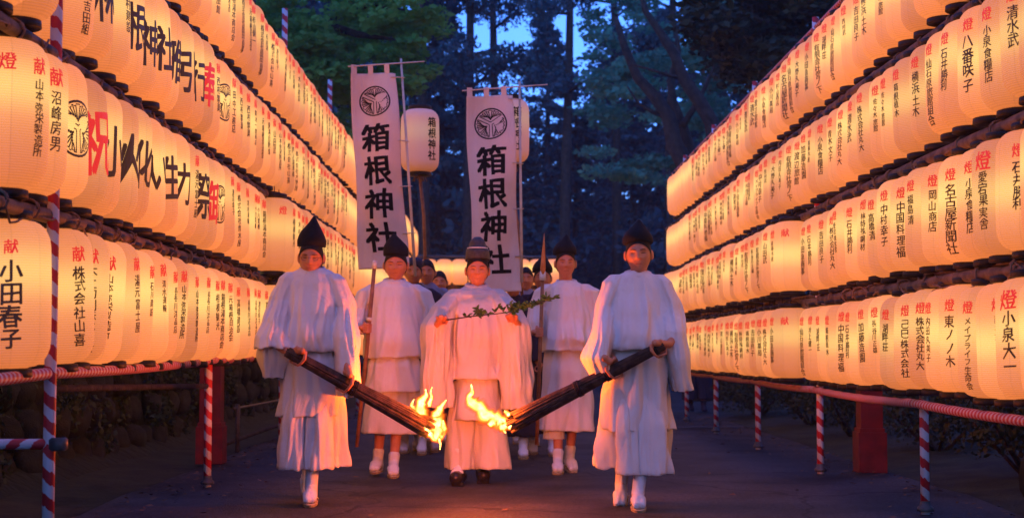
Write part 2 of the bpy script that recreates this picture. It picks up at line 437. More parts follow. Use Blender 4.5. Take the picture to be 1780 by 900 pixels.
hook_me = mesh('hook', mb.v, mb.f); hook_me.materials.append(M['darkwood'])
def wrap_text(items, cut=.05, big=False):
    bm = flat_text(items, cut)
    for v in bm.verts:
        x, z = v.co.x, v.co.y
        t = max(-1, min(1, z / LH)); r = prof_r(t) + .0022 + v.co.z
        a = -x / LR      # facing +x local; reader's right is... (x grows to the reader's right)
        v.co = Vector((r * math.cos(-a), r * math.sin(-a), z))
    me = bpy.data.meshes.new('lettering'); bm.to_mesh(me); bm.free()
    me.materials.append(M['blackink_lit']); me.materials.append(M['redink']); return me
def name_items(head, txt, size, hx=0, other=None, x=0, off=.022, hsize=.075):
    it = []
    n = len(txt); pitch = min(size * 1.08, .40 / n)
    z0 = .135
    for i, c in enumerate(txt):
        it.append((c, x + random.uniform(-.003, .003), z0 - (i + .5) * pitch + random.uniform(-.003, .003), min(size * 1.12, pitch * 1.12) * random.uniform(.92, 1.06), 1.0 if n < 6 else 1.15, 0, off))
    it.append((head, x + hx, .19, hsize, 1, 1, .022))
    return it
_oc = {}
def other_mesh(other, hsize):
    k = (other, round(hsize, 3))
    if k not in _oc: _oc[k] = wrap_text([(other[0], other[1], .195, hsize, 1, 1, .022)])
    return _oc[k]
names_L = ['不二印刷株式会社', '山本弥栄製造所', '石川建設', '大和屋旅館', '箱根湯本商店会', '東海自動車', '鈴木一郎商店', '芦ノ湖遊船', '小林酒店', '湯元富士屋', '関所茶屋', '田中工務店', '元箱根自治会', '株式会社山喜', '佐藤園芸', '相模観光']
names_R = ['岡山商店', '中国料理福', '名古屋新聞社', '小泉食糧店', '愛宕果実舎', '株式会社丸大', '己巳株式会社', '林特殊鋼材', 'メイプライフ生命会', '小田急商事', '横浜土木', '仙石原旅館組合', '有限会社宮ノ下', '箱根植木', '湖畔荘', '三島信用金庫']
random.seed(11)
fam = ['渡辺', '中村', '小川', '加藤', '吉田', '山田', '佐々木', '松本', '井上', '木村', '清水', '長谷川', '大野', '石井', '原田', '遠藤', '青木', '西村', '福島', '杉山', '内田', '高橋']
biz = ['商店', '工業', '建設', '旅館', '酒造', '製菓', '不動産', '歯科医院', '運輸', '印刷所', '電機', '造園', '洋品店', '薬局', '茶舗', '水産']
giv = ['幸子', '正雄', '文子', '健一', '清', '和夫', '良子', '茂', '久美子', '武', '節子', '勝利']
for lst in (names_L, names_R):
    for f_ in random.sample(fam, 20):
        k_ = random.random()
        lst.append(f_ + random.choice(giv) if k_ < .4 else (f_ + random.choice(biz) if k_ < .8 else '株式会社' + f_ + random.choice(['組', '商事', '屋'])))
txt_L = [(wrap_text(name_items('献', s, random.choice([.042, .05, .056, .064]))), other_mesh(('燈', -.15), .075)) for s in names_L]
txt_R = [(wrap_text(name_items('燈', s, random.choice([.042, .05, .058, .066]))), other_mesh(('献', .15), .075)) for s in names_R]
def special(head, s, size, other=None, hsize=.085, off=.02): return (wrap_text(name_items(head, s, size, 0, None, 0, off, hsize)), other_mesh(other, hsize) if other else None)
def bigtxt(c, red=False, size=.30, z=0.0): return wrap_text([(c, 0, z, size, .78, 1 if red else 0, .03)], .03)
def crest_items(cx, cz, r, seg=28):
    """round three-leaf crest as strips: list of polygons (x,z)"""
    polys = []
    def ringp(r0, r1):
        for k in range(seg):
            a, b = 2 * math.pi * k / seg, 2 * math.pi * (k + 1) / seg
            polys.append([(cx + r0 * math.cos(a), cz + r0 * math.sin(a)), (cx + r1 * math.cos(a), cz + r1 * math.sin(a)), (cx + r1 * math.cos(b), cz + r1 * math.sin(b)), (cx + r0 * math.cos(b), cz + r0 * math.sin(b))])
    def line(x0, z0, x1, z1, wd):
        d = Vector((x1 - x0, z1 - z0)); nrm = Vector((-d.y, d.x)).normalized() * wd / 2
        polys.append([(cx + x0 + nrm.x, cz + z0 + nrm.y), (cx + x0 - nrm.x, cz + z0 - nrm.y), (cx + x1 - nrm.x, cz + z1 - nrm.y), (cx + x1 + nrm.x, cz + z1 + nrm.y)])
    ringp(r * .91, r)
    # three fan leaves, one up, two down; pale Y between them
    for A in (90, 210, 330):
        a0 = R(A); ax = Vector((math.cos(a0), math.sin(a0)))
        # leaf outline inside the sector
        for s in (-1, 1):
            b = a0 + s * R(53)
            e = Vector((math.cos(b), math.sin(b)))
            line(ax.x * r * .10, ax.y * r * .10, e.x * r * .86, e.y * r * .86, r * .05)
            for j in range(5):
                bb = a0 + s * R(8 + 10 * j)
                st = .24 + .08 * j
                o = Vector((math.cos(a0 + s * R(2 + 8 * j)), math.sin(a0 + s * R(2 + 8 * j)))) * r * st
                e2 = Vector((math.cos(bb), math.sin(bb))) * r * .82
                line(o.x, o.y, e2.x, e2.y, r * .055)
            for j in range(7):
                b0 = a0 + s * R(j * 7.4); b1 = a0 + s * R((j + 1) * 7.4)
                rr = .85 - .05 * abs(math.sin(j * 1.6))
                line(math.cos(b0) * r * rr, math.sin(b0) * r * rr, math.cos(b1) * r * rr, math.sin(b1) * r * rr, r * .045)
    return polys
def crest_lantern():
    vs = []; fs = []
    for p in crest_items(0, 0, .13):
        b = len(vs)
        for x, z in p:
            rr = prof_r(max(-1, min(1, z / LH))) + .0022; a = x / LR; vs.append((rr * math.cos(a), rr * math.sin(a), z))
        fs.append((b, b + 1, b + 2, b + 3))
    me = mesh('lettering', vs, fs); me.materials.append(M['blackink_lit']); return me
crest_me = crest_lantern()

ones = ['', 'first', 'second', 'third', 'fourth', 'fifth', 'sixth', 'seventh', 'eighth', 'ninth', 'tenth', 'eleventh', 'twelfth', 'thirteenth', 'fourteenth', 'fifteenth', 'sixteenth', 'seventeenth', 'eighteenth', 'nineteenth']
tens = {2: 'twent', 3: 'thirt', 4: 'fort', 5: 'fift', 6: 'sixt', 7: 'sevent', 8: 'eight'}
def ordw(n):
    if n < 20: return ones[n]
    t, o = divmod(n, 10)
    return tens[t] + ('ieth' if o == 0 else 'y-' + ones[o])
rows_L = [.905, 1.67, 2.41, 3.14]; rows_R = [.74, 1.45, 2.16, 2.86]     # bottom of the shade
XL, XR = -2.13, 2.54; STEP = .328
rown = ['lowest', 'second', 'third', 'top']
slots = []
ZS = {-1: 1.03, 1: .93}
for side, X, rows, dmax in ((-1, XL, rows_L, 36.5), (1, XR, rows_R, 22.0)):
    for ri, zb in enumerate(rows):
        d = 5.6 + random.uniform(0, .2)
        if side < 0 and ri == 0: d = 6.70
        if side < 0 and ri == 1: d = 6.60
        gapd = 13.35 if side < 0 else 12.7
        gap = ri < 2
        while d < dmax:
            off = 0
            if side < 0 and ri in (0, 2) and 6.93 < d < 7.36: d = 7.38
            if gap and d > gapd - .2: d += .36 if side < 0 else .26; gap = False
            if ri < 2 and d > gapd: off = .14
            slots.append(dict(side=side, row=ri, d=d, x=X - side * off + random.uniform(-.012, .012), z=zb + LH * ZS[side] + .01 + random.uniform(-.012, .012)))
            d += STEP * random.uniform(.95, 1.05)
def screen(x, y, z):
    v = _rz.to_3x3().transposed() @ Vector((x, y, z - CAM_Z)); return 890 + F * v.x / -v.z, 450 - F * v.y / -v.z
for s in slots:
    px, py = screen(s['x'], s['d'], s['z']); k = F / s['d']
    s['vis'] = -LR * k - 5 < px < 1780 + LR * k + 5 and py > -.33 * k and py < 900 + .33 * k
    sx, sy = screen(s['x'] - s['side'] * LR * .95, s['d'], s['z']); s['spx'] = sx
vis = sorted([s for s in slots if s['vis']], key=lambda s: s['d'])
for s in vis[:296]: s['ind'] = True
# special lettering
def nearest(side, row, px):
    return min((s for s in slots if s['side'] == side and s['row'] == row and s.get('ind') and 'txt' not in s), key=lambda s: abs(s['spx'] - px))
def setl(side, row, px, me, desc, ang=None):
    s = nearest(side, row, px); s['txt'] = me; s['desc'] = desc
    if ang is not None: s['ang'] = ang
random.seed(5)
setl(-1, 0, 100, special('献', '小田春子', .085, ('燈', -.085), .062, .03), 'name 小田春子', 66)
setl(-1, 1, 105, special('献', '沼峰房男', .062, ('燈', -.12)), 'name 沼峰房男', 28)
setl(-1, 0, 187, txt_L[0], 'company name 不二印刷株式会社', 42)
setl(-1, 0, 205, txt_L[1], 'company name 山本弥栄製造所', 42)
setl(-1, 1, 150, crest_me, 'round black crest', 26)
setl(-1, 1, 180, bigtxt('祝', True, .34), 'large red 祝', 24)
for px, c in ((212, '小'), (242, '火'), (265, '化'), (292, 'い'), (310, '生'), (330, '力')): setl(-1, 1, px, bigtxt(c, False, .27), 'large black ' + c, 22)
setl(-1, 1, 352, bigtxt('祭', False, .30), 'large black 祭', 20); setl(-1, 1, 366, bigtxt('御', True, .30), 'large red 御', 22); setl(-1, 1, 382, crest_me, 'small round crest', 24)
for px, c in ((205, '林'), (240, '根'), (264, '神'), (285, '社'), (308, '雅'), (334, '引'), (350, '行')): setl(-1, 2, px, bigtxt(c, False, .27, -.02), 'large black ' + c, 20)
setl(-1, 2, 368, bigtxt('奉', True, .30), 'large red 奉', 22); setl(-1, 2, 390, crest_me, 'round thin crest', 24)
setl(1, 2, 1660, special('燈', '八番咲子', .075, ('献', .13), .075, .028), 'name 八番咲子', 28)
setl(1, 1, 1768, special('燈', '小本又七', .08, ('献', .13), .08, .028), 'name 小本又七', 32)
setl(1, 1, 1700, special('燈', '愛宕果実舎', .058, None, .11), 'big red 燈 over 愛宕果実舎', 28)
setl(1, 0, 1728, special('燈', '小泉大一', .075, None, .11, .028), 'big red 燈 over 小泉大一', 30)
setl(1, 0, 1768, special('燈', 'エノ脇口商店', .052, None, .08), 'words エノ脇口商店', 34)
setl(1, 0, 1640, special('燈', '東ノノ木', .07, None, .075), 'words 東ノノ木', 30)
setl(1, 0, 1655, txt_R[8], 'words メイプライフ生命会', 28)
setl(1, 0, 1545, txt_R[6], 'words 己巳株式会社', 36); setl(1, 0, 1575, txt_R[5], 'words 株式会社丸大', 36)
setl(1, 1, 1598, txt_R[0], 'words 岡山商店', 34); setl(1, 1, 1560, txt_R[1], 'words 中国料理福', 34); setl(1, 1, 1630, txt_R[2], 'words 名古屋新聞社', 34); setl(1, 1, 1665, txt_R[3], 'words 小泉食糧店', 34)
random.seed(21)
cnt = {}
rest = MB(); rest_uv = []; rest_ring = MB()
pv = [v.co.copy() for v in paper_me.vertices]; pf = [tuple(p.vertices) for p in paper_me.polygons]; puv = [tuple(l.uv) for l in paper_me.uv_layers[0].data]
def low_paper():
    vs = []; fs = []; uvs = []; n = 16; ts = [-1, -.93, -.75, -.4, 0, .4, .75, .93, 1]
    for t in ts:
        for k in range(n):
            a = 2 * math.pi * k / n; r = prof_r(t) * (.93 if abs(t) == 1 else 1); vs.append((r * math.cos(a), r * math.sin(a), t * LH))
    for i in range(len(ts) - 1):
        for k in range(n):
            fs.append((i * n + k, i * n + (k + 1) % n, (i + 1) * n + (k + 1) % n, (i + 1) * n + k))
            uvs += [(k / n, ts[i] * LH), ((k + 1) / n, ts[i] * LH), ((k + 1) / n, ts[i + 1] * LH), (k / n, ts[i + 1] * LH)]
    return vs, fs, uvs
lpv, lpf, lpu = low_paper()
def add_rest(x, y, z, k=1.0):
    rest.add([(a + x, b + y, c * k + z) for a, b, c in lpv], lpf); rest_uv.extend(lpu)
    for s in (-1, 1):
        rest_ring.lathe([(.11, s * LH), (.11, s * (LH + .03)), (.001, s * (LH + .03))], (x, y, z), 12)
def lantern(loc, ang, txt, label, group, dim=False, hook=True):
    root = empty('paper_lantern', loc, ang, label=label, cat='lantern', group=group)
    def part(nm, me):
        o = bpy.data.objects.new(nm, me); COL.objects.link(o); o.parent = root; return o
    part('shade', paper_dim_me if dim else paper_me); part('top_ring', top_me); part('bottom_ring', bot_me)
    if isinstance(txt, tuple):
        part('lettering', txt[0])
        if txt[1]: part('red_character', txt[1])
    elif txt: part('lettering', txt)
    if hook: part('hook', hook_me)
    return root
for s in sorted(slots, key=lambda s: (s['side'], s['row'], s['d'])):
    if not s.get('ind'):
        if s['d'] < 5.9: continue
        if not s['vis'] and s['d'] < 22:
            # out of frame near the camera: still lights the scene
            add_rest(s['x'], s['d'], s['z'], ZS[s['side']]); continue
        add_rest(s['x'], s['d'], s['z'], ZS[s['side']]); continue
    key = (s['side'], s['row']); cnt[key] = cnt.get(key, 0) + 1
    sd = 'left' if s['side'] < 0 else 'right'
    al = s.get('ang', (random.uniform(4, 20) if s['side'] < 0 else random.uniform(10, 28)) if s['d'] > 8 else random.uniform(20, 50))
    # local +x is the lettered side: towards the street, turned by al towards the camera
    ang = -R(al) if s['side'] < 0 else math.pi + R(al)
    txt = s.get('txt') or random.choice(txt_L if s['side'] < 0 else txt_R)
    if 'desc' in s: lab = 'lit lantern with %s, %s row of %s rack, %s from the camera' % (s['desc'], rown[s['row']], sd, ordw(cnt[key]))
    else: lab = 'lit paper lantern in the %s row of the %s rack, %s from the camera' % (rown[s['row']], sd, ordw(cnt[key]))
    lo_ = lantern((s['x'], s['d'], s['z']), ang, txt, lab, 'lit lanterns on the %s rack' % sd)
    lo_.scale = (1.0 if s['side'] < 0 else .95, 1.0 if s['side'] < 0 else .95, ZS[s['side']]); lo_.rotation_euler = (random.uniform(-.04, .04), random.uniform(-.03, .03), ang)
# far rack across the road
FD = 37.0
for ri in range(4):
    for i in range(11):
        xx = -2.45 + i * .37 + random.uniform(-.02, .02)
        add_rest(xx, FD + random.uniform(-.03, .03), 2.83 - ri * .73)
o = rest.build('distant_lantern', M['paper'], label='lit paper lanterns massed at the far ends of the racks and across the road', kind='stuff', cat='lanterns')
ul = o.data.uv_layers.new(name='UVMap'); ul.data.foreach_set('uv', [c for u in rest_uv for c in u])
rest_ring.build('lantern_ring', M['darkwood'], parent=o)

# ------------------------------------------------------------------ racks
def uv_tube(name, p0, p1, r, mat, parent, n=12, step=.25, sag=0, wob=0, **k):
    p0 = Vector(p0); p1 = Vector(p1); L = (p1 - p0).length; m = max(2, int(L / step)); d = (p1 - p0).normalized()
    u = d.cross(Vector((0, 0, 1)) if abs(d.z) < .9 else Vector((1, 0, 0))).normalized(); v = d.cross(u)
    vs = []; fs = []; uvs = []; sd = random.random() * 99
    for i in range(m + 1):
        t = i / m; c = p0.lerp(p1, t) + Vector((0, 0, -sag * 4 * t * (1 - t)))
        if wob: c += Vector((noise.noise(Vector((t * L * .7, sd, 0))), 0 if abs(d.z) < .9 else noise.noise(Vector((t * L, sd, 9))), noise.noise(Vector((t * L * .7, sd, 5))) * (abs(d.z) < .9))) * wob
        for q in range(n):
            a = 2 * math.pi * q / n; vs.append(c + (u * math.cos(a) + v * math.sin(a)) * r)
    for i in range(m):
        for q in range(n):
            fs.append((i * n + q, i * n + (q + 1) % n, (i + 1) * n + (q + 1) % n, (i + 1) * n + q))
            y0, y1 = i * L / m, (i + 1) * L / m
            uvs += [(q / n, y0), ((q + 1) / n, y0), ((q + 1) / n, y1), (q / n, y1)]
    fs.append(tuple(range(n))[::-1]); uvs += [(0, 0)] * n
    fs.append(tuple(range(m * n, m * n + n))); uvs += [(0, 0)] * n
    me = mesh(name, vs, fs); ul = me.uv_layers.new(name='UVMap'); ul.data.foreach_set('uv', [c for uu in uvs for c in uu])
    return link_mesh(name, me, parent, [mat], True, **k)
def rack(side, X, rows, posts, ztop, y1, rail_z, rail_dx, label):
    root = empty('lantern_rack', (0, 0, 0), label=label, cat='rack')
    for d in posts:
        xo = X - side * (.06 if side < 0 and d == 7.10 else 0)
        uv_tube('post', (xo + side * -.16 * 0, d, 0), (xo, d, ztop), .028, M['spiral'], root, step=.5)
        mb = MB(); mb.lathe([(.035, 0), (.05, .0), (.05, .02), (.035, .03), (.03, .06)], (xo, d, .02), 12); mb.build('foot', M['metal'], root)
    bz = [(rows[i] + rows[i + 1] - .0) / 2 + .31 for i in range(3)]
    for i in range(1, 4):
        z = rows[i] - .078
        L0 = 5.2; 
        while L0 < y1:
            L1 = min(L0 + random.uniform(4.5, 6), y1)
            uv_tube('beam', (X - side * .045 + random.uniform(-.01, .01), L0, z), (X - side * .045 + random.uniform(-.01, .01), L1 + .3, z + random.uniform(-.01, .01)), .033, M['bamboo'], root, wob=.02)
            L0 = L1
        uv_tube('batten', (X + side * .12, 5.2, z - .05), (X + side * .12, y1, z - .05), .026, M['bamboo'], root, wob=.03)
        # ropes and flex looped along the beam
        mb = MB(); y = 5.4
        while y < min(y1, 20):
            n = 7; pts = []; a0 = random.uniform(0, 6)
            ln = random.uniform(.35, .7); sag = random.uniform(.03, .10)
            for q in range(n):
                t = q / (n - 1); pts.append((X - side * random.uniform(.03, .10), y + ln * t, z + .015 - sag * 4 * t * (1 - t) + random.uniform(-.012, .012)))
            mb.tube(pts, .0055, 5)
            if random.random() < .7:
                pts = [(X - side * .045 + .045 * math.cos(a), y + .012 * a / 3, z + .045 * math.sin(a)) for a in np.linspace(0, 9, 14)]
                mb.tube([tuple(p) for p in pts], .006, 5)
            y += ln * random.uniform(.7, 1.1)
        mb.build('rope', M['wire'], root)
    # top wire rail
    uv_tube('beam', (X, 5.2, rows[3] + 2 * LH + .11), (X, y1, rows[3] + 2 * LH + .11), .018, M['spiral_rail' if side > 0 else 'bamboo'], root)
    uv_tube('batten', (X, 5.2, rows[0] + 2 * LH + .07), (X, y1, rows[0] + 2 * LH + .07), .02, M['bamboo'], root, wob=.02)
    # low rail wrapped in tape
    ys = [5.0] + list(posts) + [y1]
    for a, b in zip(ys[:-1], ys[1:]):
        if b > y1 + .1: continue
        uv_tube('rail', (X - side * .05, a, rail_z(a)), (X - side * .05, b + .02, rail_z(b)), .027, M['spiral_rail'], root, step=.1, sag=.015)
    return root
rkL = rack(-1, XL + .02, rows_L, [3.2, 7.10, 11.25, 15.0, 19.0, 23.0, 27.5, 32], 4.3, 36.6, lambda y: .865 + (y - 6) * .0085, 0, 'left rack of bamboo beams and red and white taped posts holding lanterns')
rkR = rack(1, XR, rows_R, [6.2, 9.35, 12.4, 15.4, 18.4, 21.3], 3.66, 22.9, lambda y: .66 + (y - 9) * .002, 0, 'right rack of beams and red and white taped posts holding lanterns')
uv_tube('brace', (-2.12, 7.3, .80), (-2.12, 11.3, .72), .018, M['bark'], rkL)
uv_tube('stub_rail', (-2.9, 7.05, .555), (-2.0, 7.1, .555), .024, M['spiral'], rkL, step=.1)
mb = MB(); mb.lathe([(.034, -.03), (.045, -.02), (.045, .02), (.034, .03)], (XL + .12, 7.10, .555), 12); mb.box((-2.0, 7.09, .55), (.02, .03, .022)); mb.build('clamp', M['metal'], rkL)
# far rack frame
root = empty('far_lantern_rack', (0, FD, 0), label='far lantern rack with a thin top rail across the road, behind the group', cat='rack')
for ri in range(5):
    uv_tube('beam', (-2.7, .15, 3.22 - ri * .73), (1.75, .15, 3.22 - ri * .73 - .02), .05 if ri else .03, M['metal'] if ri == 0 else M['bamboo'], root)
for x in (-2.6, -.2): uv_tube('post', (x, .2, 0), (x, .2, 3.5), .04, M['spiral'], root)

# red standing lanterns behind the racks
def red_lantern(x, y, hz, label, h=.11):
    root = empty('vermilion_lantern', (x, y, 0), label=label, cat='lantern', group='vermilion post lanterns behind the racks')
    mb = MB(); mb.box((0, 0, .16), (h + .025, h + .025, .16)); mb.box((0, 0, .335), (h + .012, h + .012, .018)); o = mb.build('plinth', M['vermilion'], root, smooth=False)
    mb = MB(); mb.box((0, 0, (hz + .3) / 2), (h, h, (hz - .35) / 2)); mb.build('post', M['vermilion'], root, smooth=False)
    mb = MB(); mb.box((0, 0, hz - .02), (.20, .20, .02)); mb.box((0, 0, hz + .30), (.19, .19, .015))
    for sx in (-1, 1):
        for sy in (-1, 1): mb.box((sx * .16, sy * .16, hz + .14), (.02, .02, .145))
        mb.box((sx * .17, 0, hz + .14), (.012, .14, .012)); mb.box((0, sx * .17, hz + .14), (.14, .012, .012))
    mb.build('frame', M['vermilion'], root, smooth=False)
    mb = MB(); mb.box((0, 0, hz + .14), (.15, .15, .12)); mb.build('lamp_box', emis('lit_lamp_box', (1, .72, .4), 1.0, samp='NONE'), root, smooth=False)
    mb = MB()
    vs = [(-.3, -.3, hz + .32), (.3, -.3, hz + .32), (.3, .3, hz + .32), (-.3, .3, hz + .32), (-.06, -.06, hz + .47), (.06, -.06, hz + .47), (.06, .06, hz + .47), (-.06, .06, hz + .47)]
    mb.add(vs, [(0, 3, 2, 1), (0, 1, 5, 4), (1, 2, 6, 5), (2, 3, 7, 6), (3, 0, 4, 7), (4, 5, 6, 7)]); mb.build('roof', M['vermilion'], root, smooth=False)
red_lantern(2.98, 12.6, 1.26, 'vermilion wooden post lantern standing behind the right rack', .088)
red_lantern(-2.52, 13.6, 1.58, 'vermilion wooden post lantern standing behind the left rack', .09)

# ------------------------------------------------------------------ people
HS = 1.07
def head_pt(u, sc_=1.0, wide=1.0):
    """unit direction -> head surface point, face looks to -y"""
    x, y, z = u
    X = .0735 * x * wide; Y = .094 * y; Z = .118 * z
    if z < 0:
        X *= 1 - .30 * (-z) ** 1.7
        if y > 0: Y *= 1 - .35 * (-z) ** 1.5
    if y < 0:
        fr = -y
        X *= 1.0
        g = lambda cx, cz, sx, sz: math.exp(-((X - cx) / sx) ** 2 - ((Z - cz) / sz) ** 2)
        Y *= .95 + .05 * (1 - fr)
        d = 0
        # flatten face plane
        if Z < .05: d += -.010 * fr * (1 - abs(x)) * (1 if Z < 0 else .5)
        ns = max(0, min(1, (.028 - Z) / .052)) if Z > -.026 else max(0, 1 - (-.026 - Z) / .010)
        d += .027 * ns * math.exp(-(X / (.009 + .007 * ns)) ** 2)
        d += -.0115 * (g(.031, .006, .016, .011) + g(-.031, .006, .016, .011))
        d += .0055 * (g(.03, .028, .022, .008) + g(-.03, .028, .022, .008))
        d += .006 * g(0, -.050, .022, .008) + .006 * g(0, -.064, .018, .007) - .004 * g(0, -.057, .022, .0028)
        d += .010 * g(0, -.094, .022, .018)
        d += .005 * (g(.042, -.022, .02, .02) + g(-.042, -.022, .02, .02))
        Y -= d * min(1, fr * 1.6)
    return Vector((X, Y, Z)) * HS * sc_
def head_surf(X, Z, wide=1.0):
    best = None
    # iterate on direction for a given X, Z on the front
    X *= HS; Z *= HS; x = X / .0735 / HS; z = Z / .118 / HS
    for _ in range(6):
        rr = x * x + z * z
        if rr > .98: x *= .9; z *= .9; rr = x * x + z * z
        p = head_pt((x, -math.sqrt(max(0, 1 - rr)), z), 1, wide); x += (X - p.x) / .0735 * .7; z += (Z - p.z) / .118 * .7
    return p.y
def add_head(mb, c, rot, wide=1.0, n=56, m=44):
    vs = []; fs = []
    for i in range(m + 1):
        ph = math.pi * (i + .03) / (m + .06)
        for k in range(n):
            a = 2 * math.pi * k / n
            p = head_pt((math.sin(ph) * math.sin(a), -math.sin(ph) * math.cos(a), math.cos(ph)), 1, wide)
            vs.append(rot @ p + c)
    for i in range(m):
        for k in range(n):
            fs.append((i * n + k, (i + 1) * n + k, (i + 1) * n + (k + 1) % n, i * n + (k + 1) % n))
    fs.append(tuple(range(n))); fs.append(tuple(range(m * n, m * n + n))[::-1])
    mb.add(vs, fs)
    for s in (-1, 1):
        mb.ell(rot @ Vector((s * .078 * wide * HS, .012, -.004)) + c, (.011, .020, .034), rot @ Matrix.Rotation(s * R(-18), 3, 'Z'), 10, 8)
def grip(mb, c, axis, out, rad, flip=1, sweep=200):
    """hand closed round an axis at c; the palm lies on the 'out' side"""
    c = Vector(c); axis = Vector(axis).normalized(); out = Vector(out); out = (out - axis * out.dot(axis)).normalized()
    t = axis.cross(out) * flip
    def at(a, off, r): return c + axis * off + (out * math.cos(a) + t * math.sin(a)) * r
    rp = rad + .014
    for k, off in enumerate((-.030, -.011, .009, .029)):
        mb.capsule(at(-.3, off, rp), .0135, at(.55, off, rp), .012, 8)
    for k, (off, sc_) in enumerate(((-.031, .82), (-.0105, .97), (.0105, 1.0), (.031, .92))):
        r = rad + .0095; pts = [at(.45 + R(sweep) * sc_ * q / 5, off * (1 - .04 * q), r + (.003 if q in (1, 3) else 0)) for q in range(6)]
        rr = [.0105, .0102, .0095, .009, .0082, .007]
        for q in range(5): mb.capsule(pts[q], rr[q], pts[q + 1], rr[q + 1], 8)
    pts = [at(-.5, .030, rp), at(-1.1, .040, rad + .012), at(-1.8, .036, rad + .010), at(-2.4, .028, rad + .010)]
    rr = [.014, .0125, .0105, .008]
    for q in range(3): mb.capsule(pts[q], rr[q], pts[q + 1], rr[q + 1], 8)
    return c + out * (rp + .004) + t * (-.035)
def foot_prims(mb, a, toe_dir=(0, -1), k=1.0, r=.0, pitch=0):
    a = Vector(a); t = Vector((toe_dir[0], toe_dir[1], 0)).normalized(); dn = Vector((0, 0, -1))
    toe = a + t * .165 + dn * .058 + Vector((0, 0, 1)) * 0
    heel = a - t * .05 + dn * .045
    if pitch:
        rot = Matrix.Rotation(pitch, 3, t.cross(Vector((0, 0, 1))))
        toe = a + rot @ (toe - a); heel = a + rot @ (heel - a)
    mb.capsule(a, .040 * k + r, heel, .034 * k + r, 10)
    side = t.cross(Vector((0, 0, 1)))
    mid = a.lerp(toe, .55) + dn * .004
    mb.capsule(heel, .030 * k + r, mid + side * .008, .036 * k + r, 10)
    mb.capsule(heel, .030 * k + r, mid - side * .008, .034 * k + r, 10)
    mb.capsule(a + Vector((0, 0, .0)), .038 * k + r, mid, .034 * k + r, 10)
    mb.capsule(mid + side * .016, .032 * k + r, toe + side * .014, .022 * k + r, 10)
    mb.capsule(mid - side * .014, .032 * k + r, toe - side * .018 - t * .015, .021 * k + r, 10)
    return heel, toe
def ip(keys, t):
    """smooth interpolation through key tuples (first value = parameter)"""
    if t <= keys[0][0]: return keys[0][1:]
    for a, b in zip(keys[:-1], keys[1:]):
        if t <= b[0]:
            u = (t - a[0]) / (b[0] - a[0]); u = u * u * (3 - 2 * u) * .5 + u * .5
            return tuple(x + (y - x) * u for x, y in zip(a[1:], b[1:]))
    return keys[-1][1:]
def garment(name, keys, mat, parent, n=110, nz=46, seed=0., freq=3.0, gz=1.1, se=2.3, fine=.14, tuck=True, shear=0., merge=None, **k):
    """keys from the top down: (z, cx, cy, half width, half depth, fold amplitude)"""
    z0, z1 = keys[0][0], keys[-1][0]; ks = [(z0 - q[0],) + tuple(q[1:]) for q in keys]; L = z0 - z1
    vs = []; fs = []; rows = []
    for j in range(nz + 1):
        t = L * j / nz; cx, cy, a, b, am = ip(ks, t); z = z0 - t; ring = []
        for i in range(n):
            th = 2 * math.pi * i / n; cs, sn = math.cos(th), math.sin(th)
            q = (abs(cs) ** se + abs(sn) ** se) ** (-1 / se)
            v = Vector((cs * freq + shear * z, sn * freq * .8, z * gz + seed))
            wp = noise.noise(Vector((cs * 1.2, sn * 1.2, z * 2.2 + seed))) * 1.4
            v = v * .62 + Vector((wp * .5, wp * .3, 0))
            f = noise.noise(v); f = (1 - 2.4 * math.sqrt(f * f + .006)) - .45
            f2 = noise.noise(v * 2.3 + Vector((3, 7, 1))); f3 = noise.noise(Vector((cs * 2.2 + z * 3 * cs, sn * 2, z * 4 + seed * 3)))
            msk = max(.15, min(1.5, .75 + 1.6 * noise.noise(Vector((cs * 1.3 + 4, sn * 1.3, z * 2.6 + seed * 2)))))
            disp = am * 1.35 * msk * (.95 * f + fine * 1.6 * f2 + .75 * f3)
            ring.append(Vector((cx + cs * q * (a + disp), cy + sn * q * (b + disp), z + am * .5 * noise.noise(Vector((cs * 2.5, sn * 2.5, seed + 9))) * (j / nz) ** 4)))
        rows.append(ring)
    if tuck:
        last = rows[-1]; c = sum(last, Vector()) / n
        rows.append([p.lerp(c, .04) + Vector((0, 0, -.003)) for p in last]); rows.append([p.lerp(c, .10 if merge is None else .25) + Vector((0, 0, .012)) for p in last])
        if merge is None: rows.append([p.lerp(c, .12) + Vector((0, 0, .09)) for p in last])
    for r_ in rows: vs += r_
    for j in range(len(rows) - 1):
        for i in range(n):
            fs.append((j * n + i, j * n + (i + 1) % n, (j + 1) * n + (i + 1) % n, (j + 1) * n + i)[::-1])
    fs.append(tuple(range(n)))
    if merge is not None:
        fs.append(tuple(range(len(vs) - n, len(vs)))[::-1]); merge.add(vs, fs); return None
    return link_mesh(name, mesh(name, vs, fs), parent, [mat], True, **k)
